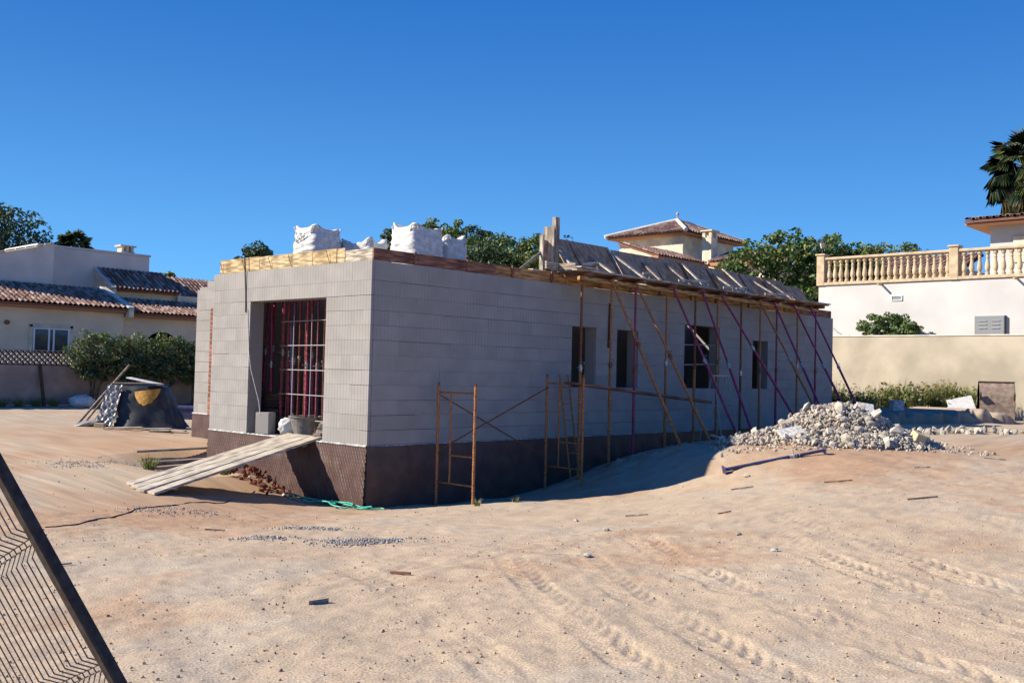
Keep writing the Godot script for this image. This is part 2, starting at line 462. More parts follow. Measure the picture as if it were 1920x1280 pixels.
func ground():
	var X = steps([[-500, -60, 73], [-60, -14, 3], [-14, -8.4, 0.3], [-8.4, -1.5, 0.028], [-1.5, 8, 0.09], [8, 17, 0.18], [17, 30, 0.5], [30, 60, 3], [60, 500, 73]])
	var Z = steps([[-500, -60, 73], [-60, -32, 3], [-32, -10, 0.5], [-10, 0, 0.1], [0, 6.0, 0.07], [6.0, 11.3, 0.028], [11.3, 16, 0.3], [16, 60, 3], [60, 500, 73]])
	var nx = X.size(); var nzc = Z.size()
	var v = PackedVector3Array(); v.resize(nx * nzc)
	var col = PackedColorArray(); col.resize(nx * nzc)
	var i = 0
	for b in nzc:
		for a in nx:
			v[i] = Vector3(X[a], gfine(X[a], Z[b]), Z[b])
			col[i] = soil_colour(X[a], Z[b])
			i += 1
	var n = PackedVector3Array(); n.resize(nx * nzc)
	i = 0
	for b in nzc:
		for a in nx:
			var du = v[b * nx + mini(a + 1, nx - 1)] - v[b * nx + maxi(a - 1, 0)]
			var dv = v[mini(b + 1, nzc - 1) * nx + a] - v[maxi(b - 1, 0) * nx + a]
			n[i] = dv.cross(du).normalized()
			i += 1
	var idx = PackedInt32Array(); idx.resize((nx - 1) * (nzc - 1) * 6)
	var k = 0
	for b in nzc - 1:
		for a in nx - 1:
			var p = b * nx + a
			idx[k] = p; idx[k + 1] = p + 1; idx[k + 2] = p + nx
			idx[k + 3] = p + 1; idx[k + 4] = p + nx + 1; idx[k + 5] = p + nx
			k += 6
	var arr = []
	arr.resize(Mesh.ARRAY_MAX)
	arr[Mesh.ARRAY_VERTEX] = v; arr[Mesh.ARRAY_NORMAL] = n; arr[Mesh.ARRAY_COLOR] = col; arr[Mesh.ARRAY_INDEX] = idx
	var me = ArrayMesh.new(); me.add_surface_from_arrays(Mesh.PRIMITIVE_TRIANGLES, arr); me.surface_set_material(0, M.dirt)
	var o = MeshInstance3D.new(); o.name = "ground"; o.mesh = me; add_child(o); o.set_meta("kind", "structure")

# ---------------------------------------------------------------- the house under construction
var block_cache = {}
func block_mesh(len_, h, m):
	var key = "%.2f_%.3f_%s" % [len_, h, m]
	if block_cache.has(key): return block_cache[key]
	var mb = Mb.new()
	var L = len_ - 0.0030; var H = h - 0.0025; var D = 0.056
	# ribbed front: flat strips with narrow grooves between them
	var px = [0.0]; var pd = [0.0]
	var x = 0.068
	while x < L - 0.03:
		px.append_array([x, x + 0.003, x + 0.007, x + 0.010]); pd.append_array([0.0, -0.0020, -0.0020, 0.0])
		x += 0.08
	px.append(L); pd.append(0.0)
	for i in px.size() - 1:
		var a = Vector3(px[i], 0, pd[i]); var b = Vector3(px[i + 1], 0, pd[i + 1])
		mb.quad(a, a + Vector3(0, H, 0), b + Vector3(0, H, 0), b)
	var o = [Vector3(0, 0, 0), Vector3(L, 0, 0), Vector3(L, H, 0), Vector3(0, H, 0)]
	for i in 4:
		var a = o[i]; var b = o[(i + 1) % 4]; var dz = Vector3(0, 0, -D)
		mb.quad(a, b, b + dz, a + dz)
	mb.quad(o[1] + Vector3(0, 0, -D), o[2] + Vector3(0, 0, -D), o[3] + Vector3(0, 0, -D), o[0] + Vector3(0, 0, -D))
	var me = mb.mesh(M[m])
	block_cache[key] = me
	return me

# courses of ribbed blocks in front of a core; along and out are unit vectors, openings are [from, to, bottom, top]
func blocks(wall, origin, along, out, len_, openings, courses, shift = 0.0):
	var y = 0.0
	var bs = Basis(along, Vector3.UP, out)
	for i in courses.size():
		var h = courses[i]
		var spans = [[0.0, len_]]
		for op in openings:
			if op[2] < y + h * 0.5 and op[3] > y + h * 0.5:
				var nw = []
				for s in spans:
					if op[0] > s[0]: nw.append([s[0], minf(op[0], s[1])])
					if op[1] < s[1]: nw.append([maxf(op[1], s[0]), s[1]])
				spans = nw
		var off = [0.0, 0.64, 0.24, 0.88][i % 4] + shift
		for s in spans:
			if s[1] - s[0] < 0.03: continue
			var cuts = [s[0]]
			var k = -1.2 + fposmod(off, 1.2)
			while k < s[1]:
				if k > s[0] + 0.14 and k < s[1] - 0.14: cuts.append(k)
				k += 1.2
			cuts.append(s[1])
			for j in cuts.size() - 1:
				var o = MeshInstance3D.new(); o.name = "block"
				o.mesh = block_mesh(cuts[j + 1] - cuts[j], h - [0.0, 0.0, 0.0015, 0.0025, 0.005][rng.randi_range(0, 4)], "icf%d" % rng.randi_range(0, 4))
				wall.add_child(o, true)
				o.transform = Transform3D(bs, origin + along * (cuts[j] + 0.0035) + Vector3.UP * (y + 0.004) + out * rr(-0.0015, 0.0015))
		y += h

# core behind the blocks, from piers, sills and lintels
func core(mb, origin, along, out, len_, openings, h, depth):
	var bs = Basis(along, Vector3.UP, out)
	var at = 0.0
	for op in openings:
		mb.box(origin + along * ((at + op[0]) * 0.5) + Vector3.UP * h * 0.5 - out * depth * 0.5, Vector3(op[0] - at, h, depth), bs)
		var w = op[1] - op[0]; var mid = origin + along * (op[0] + w * 0.5) - out * depth * 0.5
		if op[2] > 0.01: mb.box(mid + Vector3.UP * op[2] * 0.5, Vector3(w, op[2], depth), bs)
		mb.box(mid + Vector3.UP * (op[3] + h) * 0.5, Vector3(w, h - op[3], depth), bs)
		at = op[1]
	mb.box(origin + along * ((at + len_) * 0.5) + Vector3.UP * h * 0.5 - out * depth * 0.5, Vector3(len_ - at, h, depth), bs)

func wrinkled(from, along, out, len_, top, bottom, cell, dimples, amp):
	var g = []
	var rows = int((top - bottom) / cell) + 1; var cols = int(len_ / cell) + 1
	for i in rows + 1:
		var row = []
		for j in cols + 1:
			var a = len_ * j / cols; var y = top + (bottom - top) * i / rows
			var e = amp * (0.6 + nz.get_noise_2d(a * 1.6 + from.x, y * 0.7 + 3.0) + 0.5 * nz.get_noise_2d(a * 4.0 + y * 2.0, y * 1.2 + 11.0)) * clampf((top - y) * 3.0, 0.15, 1.0)
			if dimples and (i % 2 == 0) and ((j + i / 2) % 2 == 0): e += 0.018
			row.append(from + along * a + Vector3.UP * y + out * (0.012 + maxf(e, -0.008)))
		g.append(row)
	return g

const COURSES = [0.25, 0.25, 0.25, 0.25, 0.25, 0.25, 0.25, 0.25, 0.25, 0.25, 0.25, 0.33]
const WINDOWS = [[5.23, 6.03, 1.0, 2.25], [6.75, 7.53, 1.0, 2.25], [9.37, 10.93, 1.0, 2.5], [12.55, 13.35, 1.0, 2.25]]

func house():
	var t = thing("unfinished_house", "long grey block house under construction with brown membrane round its base", "house")
	var X = Vector3(1, 0, 0); var Z = Vector3(0, 0, 1)
	var door = [[1.36, 3.77, 0.0, 2.5]]
	# short lit wall
	var mb = Mb.new(); core(mb, Vector3(0.06, 0, -5.0), Z, -X, 4.94, door, 3.08, 0.24)
	var w1 = part(t, "end_wall", mb, M.icf_cut)
	blocks(w1, Vector3(0, 0, -5.0), Z, -X, 5.0, [[1.36, 3.77, 0.0, 2.5]], COURSES, 0.0)
	# long shaded wall
	mb = Mb.new(); core(mb, Vector3(0.30, 0, -0.06), X, Z, 16.9, WINDOWS.map(func(o): return [o[0] - 0.3, o[1] - 0.3, o[2], o[3]]), 3.08, 0.24)
	var w2 = part(t, "side_wall", mb, M.icf_cut)
	blocks(w2, Vector3(0.062, 0, 0), X, Z, 17.14, WINDOWS.map(func(o): return [o[0] - 0.062, o[1] - 0.062, o[2], o[3]]), COURSES, 0.32)
	# back wall, far end wall
	mb = Mb.new(); mb.box(Vector3(8.75, 1.54, -5.15), Vector3(16.9, 3.08, 0.30)); part(t, "back_wall", mb, M.icf_cut)
	mb = Mb.new(); mb.box(Vector3(17.05, 1.54, -2.68), Vector3(0.28, 3.08, 4.64)); part(t, "far_end_wall", mb, M.icf_cut)
	# slabs
	mb = Mb.new(); mb.box(Vector3(8.6, -0.13, -2.5), Vector3(17.1, 0.25, 4.9)); part(t, "floor_slab", mb, M.slab)
	mb = Mb.new(); mb.box(Vector3(8.6, 3.0, -2.55), Vector3(16.6, 0.14, 4.4)); part(t, "roof_deck", mb, M.wood_grey)
	# foundation and the dimpled membrane
	mb = Mb.new(); mb.box(Vector3(8.6, -0.85, -2.5), Vector3(17.15, 1.15, 4.95)); part(t, "foundation", mb, M.slab)
	mb = Mb.new()
	mb.sheet(wrinkled(Vector3(-0.012, 0, -4.98), Z, -X, 1.03, -0.015, -1.35, 0.035, true, 0.02), true)
	part(t, "membrane", mb, M.membrane)
	mb = Mb.new()
	mb.sheet(wrinkled(Vector3(-0.020, 0, -4.0), Z, -X, 4.03, -0.015, -1.45, 0.035, true, 0.03), true)
	part(t, "membrane", mb, M.membrane)
	var off = 0.0
	for len_ in [4.3, 4.3, 4.3, 4.3]:
		mb = Mb.new(); mb.sheet(wrinkled(Vector3(off - 0.02, 0, 0.012), X, Z, len_ + 0.03, -0.015, -1.45, 0.08, false, 0.028), true); part(t, "membrane", mb, M.membrane)
		off += len_
	# lumpy mortar line along the bottom of the blocks
	for side in 2:
		mb = Mb.new()
		var g = []
		var len_ = 5.0 if side == 0 else 17.2
		for k in 6:
			var row = []
			var cols = int(len_ / 0.05)
			for j in cols + 1:
				var a = len_ * j / cols
				var s = 0.5 + 0.5 * nz.get_noise_2d(a * 3.0 + side * 50.0, 1.0) + 0.4 * nz2.get_noise_2d(a * 11.0, side * 9.0)
				s = clampf(s, 0.12, 1.2) * (1.0 if side == 0 else 0.55)
				var th = PI * k / 5.0
				var up = 0.004 - cos(th) * 0.028 * s - 0.012
				var ov = 0.006 + sin(th) * 0.032 * s
				row.append(Vector3(-ov, up, -5.0 + a) if side == 0 else Vector3(a, up, ov))
			g.append(row)
		mb.sheet(g); part(t, "mortar_line", mb, M.mortar)
	# boards round the roof edge: short side
	for b in [[-4.83, -3.42, "wood_new", 0.27], [-3.41, -1.72, "wood_new2", 0.26], [-1.71, -1.02, "wood_new", 0.255], [-1.00, -0.78, "wood_new2", 0.25], [-0.765, -0.03, "wood_pale", 0.20]]:
		mb = Mb.new(); mb.box(Vector3(0.045, 3.085 + b[3] * 0.5, (b[0] + b[1]) * 0.5), Vector3(0.028, b[3], b[1] - b[0]), Basis.IDENTITY, 0.003)
		part(t, "edge_board", mb, M[b[2]])
	for zz in [-4.7, -3.9, -3.0, -2.35, -1.2]:
		mb = Mb.new(); mb.tube(Vector3(0.02, 3.10, zz), Vector3(-0.02, 3.32, zz - 0.06), 0.006, 5); part(t, "wire_tie", mb, M.rusty_steel)
	# long side
	var xs = [0.03, 1.02, 2.95, 5.0, 6.75, 8.9, 11.1, 13.3, 15.1, 17.1]
	var ms = ["wood_rust", "wood_rust", "wood_orange", "wood_orange", "wood_amber", "wood_orange", "wood_amber", "wood_orange", "wood_rust"]
	for i in xs.size() - 1:
		mb = Mb.new(); mb.box(Vector3((xs[i] + xs[i + 1]) * 0.5, 3.085 + 0.10, -0.02 + rr(-0.006, 0.006)), Vector3(xs[i + 1] - xs[i] - 0.008, 0.20, 0.03), Basis.IDENTITY, 0.003)
		part(t, "edge_board", mb, M[ms[i]])
	for xx in [0.93, 2.2, 3.4, 4.55, 6.1, 7.2, 8.3, 9.6, 10.7, 12.3, 14.2]:
		mb = Mb.new(); mb.box(Vector3(xx, 3.19, 0.015), Vector3(0.05, 0.22, 0.03), Basis.IDENTITY, 0.003); part(t, "cleat", mb, M.wood_rust)
	# wing set back on the left
	var wg = thing("house_wing", "narrow grey block wing seen behind the lit end wall's left edge", "house")
	mb = Mb.new(); mb.box(Vector3(6.0, 1.6, -7.3), Vector3(7.8, 3.14, 4.0)); var w3 = part(wg, "wall", mb, M.icf_cut)
	blocks(w3, Vector3(2.04, 0.10, -9.3), Z, -X, 4.0, [], [0.25, 0.25, 0.25, 0.25, 0.25, 0.25, 0.25, 0.25, 0.25, 0.25, 0.25, 0.25], 0.2)
	mb = Mb.new(); mb.box(Vector3(3.2, 3.23, -8.55), Vector3(2.2, 0.14, 0.8), Basis.IDENTITY, 0.01); part(wg, "top_block", mb, M.icf1)
	mb = Mb.new(); mb.sheet(wrinkled(Vector3(2.03, 0, -9.3), Z, -X, 4.0, 0.09, -1.1, 0.06, false, 0.03), true); part(wg, "membrane", mb, M.membrane)
	mb = Mb.new(); mb.box(Vector3(2.02, 0.095, -7.3), Vector3(0.05, 0.03, 4.0), Basis.IDENTITY, 0.01); part(wg, "mortar_line", mb, M.mortar)
	mb = Mb.new(); mb.box(Vector3(1.94, 1.36, -8.36), Vector3(0.06, 2.55, 0.14), Basis.IDENTITY, 0.005); part(wg, "gap_shade_strip", mb, M.wood_rust)  # dark brown strip standing in for the shade in the gap beside the wing

# ---------------------------------------------------------------- clay tiles
var tile_meshes = []
func tile_mesh(col, cap):
	var mb = Mb.new(); mb.col = col
	var N = 6
	for i in N:
		var t0 = PI * i / N; var t1 = PI * (i + 1) / N
		var a0 = Vector3(cos(t0), sin(t0), 0); var a1 = Vector3(cos(t1), sin(t1), 0)
		var r0 = 0.074; var r1 = 0.092
		mb.tri_n(a0 * r0, a0 * r1 + Vector3(0, 0, 0.44), a1 * r1 + Vector3(0, 0, 0.44), a0, a0, a1)
		mb.tri_n(a0 * r0, a1 * r1 + Vector3(0, 0, 0.44), a1 * r0, a0, a1, a1)
		# rim at the lower end
		mb.quad(a0 * r1 + Vector3(0, 0, 0.44), a0 * (r1 - 0.016) + Vector3(0, 0, 0.44), a1 * (r1 - 0.016) + Vector3(0, 0, 0.44), a1 * r1 + Vector3(0, 0, 0.44), Vector3(0, 0, 1))
	if cap:
		mb.col = Color(0.62, 0.53, 0.46)
		for i in N:
			var t0 = PI * i / N; var t1 = PI * (i + 1) / N
			mb.tri(Vector3(0, 0, 0.425), Vector3(cos(t0), sin(t0), 0) * 0.078 + Vector3(0, 0, 0.425), Vector3(cos(t1), sin(t1), 0) * 0.078 + Vector3(0, 0, 0.425), Vector3(0, 0, 1))
	return mb.mesh(M.tile)

# o: left end of the eave; along, down: unit vectors; the roof part gets rows of barrel tiles
func tiled(parent, o, along, down, width, slope, budget, clip = null, pitch = 0.215, called = "roof"):
	if tile_meshes.is_empty():
		for c in [Color(0.32, 0.20, 0.16), Color(0.27, 0.16, 0.125), Color(0.40, 0.28, 0.23), Color(0.22, 0.13, 0.105), Color(0.47, 0.35, 0.30)]:
			tile_meshes.append([tile_mesh(c, false), tile_mesh(c, true)])
	var nrm = along.cross(down).normalized()
	if nrm.y < 0: nrm = -nrm
	var bs = Basis(along, nrm, down)
	var mb = Mb.new()
	mb.quad(o - nrm * 0.01, o + along * width - nrm * 0.01, o + along * width - down * slope - nrm * 0.01, o - down * slope - nrm * 0.01, nrm) if clip == null else clip.call(mb)
	if clip == null: mb.box(o + along * width * 0.5 - down * slope * 0.5 - nrm * 0.07, Vector3(width, 0.10, slope), bs)
	var roof = part(parent, called, mb, M.tile_bed)
	var rest = [[], [], [], [], []]
	var rows = int(slope / 0.36); var cols = int(width / pitch)
	for r in rows + 1:
		for c in cols:
			var p = o + along * ((c + 0.5) * width / cols) - down * (0.38 + r * 0.36)
			var s = 0.44
			if r * 0.36 + 0.3 > slope: continue
			if clip != null:
				var u = (c + 0.5) * width / cols; var d = r * 0.36 + 0.2
				if u < d * clip_run or u > width - d * clip_run: continue
			var k = rng.randi_range(0, 4)
			var xf = Transform3D(bs.rotated(nrm, rr(-0.03, 0.03)), p + nrm * (0.012 + rr(-0.006, 0.012)))
			if budget[0] > 0:
				budget[0] -= 1
				var t = MeshInstance3D.new(); t.name = "tile"; t.mesh = tile_meshes[k][1 if r == 0 else 0]; roof.add_child(t, true); t.transform = xf
			else:
				rest[k].append(xf)
	var xfs = []; var cols2 = []
	for k in 5:
		if rest[k].size() > 0: scatter(roof, "tiles", tile_meshes[k][0], null, rest[k])
	return roof
var clip_run = 0.0

# ---------------------------------------------------------------- left: garden wall and house
func boundary_left():
	var t = thing("garden_wall", "low pinkish plastered garden wall in shade along the left boundary", "wall")
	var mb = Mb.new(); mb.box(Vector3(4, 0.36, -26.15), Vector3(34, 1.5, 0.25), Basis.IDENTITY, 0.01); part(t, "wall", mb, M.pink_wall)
	mb = Mb.new(); mb.box(Vector3(4, 1.125, -26.15), Vector3(34, 0.03, 0.30), Basis.IDENTITY, 0.008); part(t, "coping", mb, M.wood_dark)
	# open screen of half-round tiles set in rows on the coping
	var unit = Mb.new()
	for i in 6:
		var t0 = PI * i / 6.0; var t1 = PI * (i + 1) / 6.0
		var a0 = Vector3(cos(t0), sin(t0), 0); var a1 = Vector3(cos(t1), sin(t1), 0)
		unit.quad(a0 * 0.10, a1 * 0.10, a1 * 0.10 + Vector3(0, 0, -0.12), a0 * 0.10 + Vector3(0, 0, -0.12), (a0 + a1).normalized())
		unit.quad(a0 * 0.084, a1 * 0.084, a1 * 0.084 + Vector3(0, 0, -0.12), a0 * 0.084 + Vector3(0, 0, -0.12), -(a0 + a1).normalized())
		unit.quad(a0 * 0.084, a0 * 0.10, a1 * 0.10, a1 * 0.084, Vector3(0, 0, 1))
	var me = unit.mesh(M.lattice)
	var sc = thing("tile_screen", "openwork screen of curved clay tiles on top of the left garden wall", "screen", Vector3(0, 1.14, -26.1))
	var n = 0
	for r in 5:
		for c in 60:
			var o = MeshInstance3D.new(); o.name = "tile"; o.mesh = me
			o.transform = Transform3D(Basis.IDENTITY, Vector3(-6.0 + 0.205 * c + (0.1025 if r % 2 else 0.0), 0.003 + r * 0.103, 0.0))
			sc.add_child(o, true); n += 1
	mb = Mb.new(); mb.box(Vector3(0.2, 0.535, -0.06), Vector3(12.5, 0.03, 0.16), Basis.IDENTITY, 0.006); part(sc, "cap", mb, M.lattice)

func wall_box(t, called, lo, hi, m):
	var mb = Mb.new(); mb.box((lo + hi) * 0.5, hi - lo, Basis.IDENTITY, 0.02); return part(t, called, mb, m)

func left_house():
	var t = thing("tiled_house", "beige single-storey house with stepped clay tile roofs behind the left hedge", "house")
	var V = func(a, b, c): return Vector3(a, b, c)
	# front range under roof one
	wall_box(t, "wall", V.call(-6, -0.4, -33.0), V.call(10.2, 3.62, -30.45), M.left_plaster)
	wall_box(t, "wall", V.call(10.2, -0.4, -34.0), V.call(15.6, 3.52, -31.5), M.left_plaster)
	# upper blocks
	var mb = Mb.new()
	# gabled block: front face with a sloping top
	var z0 = -33.05; var z1 = -39.0
	var prof = [Vector2(-1.5, 3.4), Vector2(8.05, 3.4), Vector2(8.05, 6.62), Vector2(-1.5, 3.95)]
	for i in 4:
		var a = prof[i]; var b = prof[(i + 1) % 4]
		mb.quad(Vector3(a.x, a.y, z0), Vector3(b.x, b.y, z0), Vector3(b.x, b.y, z1), Vector3(a.x, a.y, z1))
	mb.quad(Vector3(prof[0].x, prof[0].y, z0), Vector3(prof[3].x, prof[3].y, z0), Vector3(prof[2].x, prof[2].y, z0), Vector3(prof[1].x, prof[1].y, z0), Vector3(0, 0, 1))
	part(t, "gable_wall", mb, M.left_plaster2)
	mb = Mb.new()
	for k in 22:
		var x = 7.8 - k * 0.42
		mb.box(Vector3(x, 6.62 - (8.05 - x) * 0.2796 + 0.05, z0 - 0.02), Vector3(0.40, 0.07, 0.30), Basis(Vector3(0, 0, 1), 0.273), 0.02)
	part(t, "verge_tiles", mb, M.coping)
	wall_box(t, "upper_wall", V.call(8.07, 3.4, -39.0), V.call(13.6, 6.70, -35.0), M.left_plaster2)
	mb = Mb.new(); mb.box(Vector3(10.85, 6.75, -37.0), Vector3(5.62, 0.10, 4.1), Basis.IDENTITY, 0.02); part(t, "parapet", mb, M.left_plaster2)
	# chimney on the flat roof
	mb = Mb.new()
	mb.box(Vector3(12.6, 6.85, -35.6), Vector3(0.7, 0.12, 0.6), Basis.IDENTITY, 0.01)
	for a in [-0.25, 0.0, 0.25]: mb.box(Vector3(12.6 + a, 7.02, -35.6), Vector3(0.13, 0.26, 0.5), Basis.IDENTITY, 0.01)
	mb.box(Vector3(12.6, 7.18, -35.6), Vector3(0.85, 0.07, 0.7), Basis.IDENTITY, 0.01)
	part(t, "chimney", mb, M.cream)
	# roofs, all falling towards +z
	var budget = [300]
	var X = Vector3(1, 0, 0)
	var d1 = Vector3(0, -1.05, 3.0).normalized()
	var r1 = tiled(t, Vector3(2.2, 3.72, -30.0), X, d1, 7.9, 3.15, budget)
	tiled(t, Vector3(-4.0, 3.72, -30.0), X, d1, 6.2, 3.15, [0])
	tiled(t, Vector3(10.5, 3.63, -31.0), X, d1, 5.0, 2.1, budget)
	var d3 = Vector3(0, -1.1, 2.0).normalized()
	tiled(t, Vector3(10.85, 4.83, -33.0), X, d3, 3.4, 2.35, budget)
	tiled(t, Vector3(14.35, 4.75, -33.6), X, d3, 4.6, 2.2, budget)
	# walls under the upper roofs and their lit ends
	wall_box(t, "wall", V.call(11.0, 3.4, -36.0), V.call(17.6, 4.74, -33.4), M.left_plaster)
	for e in [[10.80, -33.0, 4.78, -35.3, 5.98, 3.6], [14.25, -33.2, 4.72, -35.3, 5.80, 3.6]]:
		mb = Mb.new()
		var q = [Vector3(e[0], e[5], e[3]), Vector3(e[0], e[4], e[3]), Vector3(e[0], e[2], e[1]), Vector3(e[0], e[2] - 0.28, e[1]), Vector3(e[0], e[5], e[1] - 0.45)]
		var w = Vector3(0.2, 0, 0)
		for i in 5:
			var a = q[i]; var b = q[(i + 1) % 5]
			mb.quad(a, b, b + w, a + w)
			if i > 0 and i < 4:
				mb.tri(q[0], q[i], q[i + 1], Vector3(-1, 0, 0)); mb.tri(q[0] + w, q[i] + w, q[i + 1] + w, Vector3(1, 0, 0))
		part(t, "end_wall", mb, M.cream)
		mb = Mb.new()
		mb.board(Vector3(e[0] + 0.06, e[2] + 0.06, e[1] + 0.05), Vector3(e[0] + 0.06, e[4] + 0.06, e[3]), 0.24, 0.09, Vector3.RIGHT, 0.02); part(t, "verge", mb, M.coping)
	mb = Mb.new(); mb.board(Vector3(10.32, 3.74, -29.95), Vector3(10.32, 4.82, -33.0), 0.30, 0.10, Vector3.RIGHT, 0.03); part(t, "verge", mb, M.coping)
	mb = Mb.new(); mb.box(Vector3(10.32, 3.52, -30.1), Vector3(0.24, 0.38, 0.3), Basis.IDENTITY, 0.02); part(t, "verge_end", mb, M.cream)
	for s in [[-4.0, 10.2, 3.66, -30.22], [10.5, 15.5, 3.56, -31.25]]:
		mb = Mb.new(); mb.box(Vector3((s[0] + s[1]) * 0.5, s[2] - 0.09, s[3] - 0.06), Vector3(s[1] - s[0], 0.12, 0.36), Basis.IDENTITY, 0.02); part(t, "eave_band", mb, M.soffit)
	# window with two white sashes and a surround
	mb = Mb.new()
	for b in [[6.18, 2.2, 0.14, 1.25], [7.86, 2.2, 0.14, 1.25], [7.02, 2.78, 1.82, 0.14]]:
		mb.box(Vector3(b[0], b[1], -30.43), Vector3(b[2], b[3], 0.08), Basis.IDENTITY, 0.01)
	part(t, "window_surround", mb, M.cream)
	mb = Mb.new(); mb.box(Vector3(7.02, 2.17, -30.44), Vector3(1.54, 1.06, 0.04)); var wn = part(t, "window", mb, M.glass)
	for xx in [6.30, 6.92, 7.12, 7.75]:
		mb = Mb.new(); mb.box(Vector3(xx, 2.17, -30.41), Vector3(0.07, 1.06, 0.06), Basis.IDENTITY, 0.006); part(wn, "sash", mb, M.frame_white)
	mb = Mb.new(); mb.box(Vector3(7.02, 2.66, -30.41), Vector3(1.38, 0.06, 0.05), Basis.IDENTITY, 0.006); part(wn, "head", mb, M.frame_white)
	# arched opening half hidden by the hedge
	mb = Mb.new()
	for k in 10:
		var a0 = PI * k / 10.0; var a1 = PI * (k + 1) / 10.0
		mb.tri(Vector3(12.6, 2.05, -31.47), Vector3(12.6 + cos(a0) * 0.85, 2.05 + sin(a0) * 0.75, -31.47), Vector3(12.6 + cos(a1) * 0.85, 2.05 + sin(a1) * 0.75, -31.47), Vector3(0, 0, 1))
	mb.box(Vector3(12.6, 1.0, -31.48), Vector3(1.7, 2.1, 0.03)); part(t, "arched_window", mb, M.glass)
	mb = Mb.new(); mb.tube(Vector3(5.2, 2.85, -30.46), Vector3(5.2, 2.85, -30.36), 0.10, 10); part(t, "wall_vent", mb, M.tile_bed)

# ---------------------------------------------------------------- right: walls, balustrade, house
func right_side():
	var t = thing("boundary_wall", "tall beige rendered boundary wall behind the rubble on the right", "wall")
	var mb = Mb.new(); mb.box(Vector3(25.15, 1.3, 3.0), Vector3(0.3, 3.2, 22.0), Basis.IDENTITY, 0.015); part(t, "wall", mb, M.beige_wall)
	mb = Mb.new(); mb.box(Vector3(25.15, 2.925, 3.0), Vector3(0.36, 0.05, 22.04), Basis.IDENTITY, 0.012); part(t, "coping", mb, M.coping)
	var w = thing("terrace_wall", "white rendered terrace wall under the stone balustrade", "wall")
	mb = Mb.new(); mb.box(Vector3(27.2, 2.5, 2.4), Vector3(0.4, 5.1, 15.2), Basis.IDENTITY, 0.015); part(w, "wall", mb, M.white_wall)
	mb = Mb.new(); mb.box(Vector3(29.6, 2.45, -5.05), Vector3(4.4, 5.0, 0.3), Basis.IDENTITY, 0.01); part(w, "return_wall", mb, M.white_wall)
	# the terrace paving behind the balustrade
	mb = Mb.new(); mb.box(Vector3(32.0, 4.9, 2.5), Vector3(9.2, 0.2, 14.9)); part(w, "terrace_floor", mb, M.coping)
	# drain spouts
	for zz in [-2.62, 2.20, 6.6]:
		mb = Mb.new(); mb.tube(Vector3(27.05, 5.0, zz), Vector3(26.62, 4.97, zz), 0.04, 8); part(w, "drain_spout", mb, M.cast_stone)
	# slot vent
	mb = Mb.new()
	for b in [[0.0, 0.085, 0.42, 0.03], [0.0, -0.085, 0.42, 0.03]]: mb.box(Vector3(26.99, 4.45 + b[1], -2.03), Vector3(0.06, b[3], b[2]), Basis.IDENTITY, 0.004)
	for zz in [-2.225, -1.835]: mb.box(Vector3(26.99, 4.45, zz), Vector3(0.06, 0.14, 0.03), Basis.IDENTITY, 0.004)
	part(w, "vent_frame", mb, M.frame_white)
	mb = Mb.new(); mb.box(Vector3(26.995, 4.45, -2.03), Vector3(0.02, 0.14, 0.36)); part(w, "vent_opening", mb, M.grey_metal)
	# balustrade
	var b = thing("balustrade", "ochre cast stone balustrade along the white terrace wall", "balustrade")
	mb = Mb.new(); mb.box(Vector3(27.1, 5.11, 2.4), Vector3(0.34, 0.12, 15.3), Basis.IDENTITY, 0.015); part(b, "bottom_rail", mb, M.cast_stone)
	mb = Mb.new(); mb.box(Vector3(27.1, 6.12, 2.4), Vector3(0.30, 0.11, 15.3), Basis.IDENTITY, 0.03); part(b, "handrail", mb, M.cast_stone)
	var bal = Mb.new()
	bal.lathe(Vector3.ZERO, [[0.085, 0.0], [0.085, 0.09], [0.06, 0.10], [0.055, 0.14], [0.085, 0.22], [0.094, 0.30], [0.082, 0.40], [0.056, 0.54], [0.050, 0.62], [0.066, 0.66], [0.05, 0.69], [0.052, 0.76], [0.085, 0.80], [0.085, 0.895]], 12)
	var bm = bal.mesh(M.cast_stone)
	var posts = [-5.1, 0.06, 5.2, 10.0]
	for pz in posts:
		mb = Mb.new(); mb.box(Vector3(27.1, 5.66, pz), Vector3(0.36, 1.22, 0.32), Basis.IDENTITY, 0.01); mb.box(Vector3(27.1, 6.29, pz), Vector3(0.46, 0.07, 0.42), Basis.IDENTITY, 0.02); part(b, "pier", mb, M.cast_stone)
	for i in 3:
		var n = 20 if i == 0 else 18
		for k in n:
			var o = MeshInstance3D.new(); o.name = "baluster"; o.mesh = bm
			b.add_child(o, true)
			o.transform = Transform3D(Basis(Vector3.UP, rr(0, 6.0)), Vector3(27.1, 5.17, posts[i] + 0.16 + (posts[i + 1] - posts[i] - 0.32) * (k + 0.6) / n))
	# lantern on the corner pier
	var l = thing("pier_lantern", "small black iron lantern on the balustrade's corner pier", "lantern", Vector3(27.1, 6.325, -5.1))
	mb = Mb.new(); mb.lathe(Vector3.ZERO, [[0.09, 0.0], [0.08, 0.03], [0.025, 0.05], [0.022, 0.20], [0.06, 0.24]], 10); part(l, "stem", mb, M.lamp_iron)
	mb = Mb.new(); mb.lathe(Vector3.ZERO, [[0.07, 0.24], [0.12, 0.46]], 6); part(l, "glass", mb, M.lamp_glass)
	mb = Mb.new(); mb.lathe(Vector3.ZERO, [[0.14, 0.46], [0.13, 0.48], [0.04, 0.58], [0.02, 0.60], [0.012, 0.68]], 6)
	for k in 6:
		var a = TAU * k / 6.0; mb.tube(Vector3(cos(a) * 0.072, 0.24, sin(a) * 0.072), Vector3(cos(a) * 0.122, 0.46, sin(a) * 0.122), 0.008, 4)
	part(l, "cage", mb, M.lamp_iron)
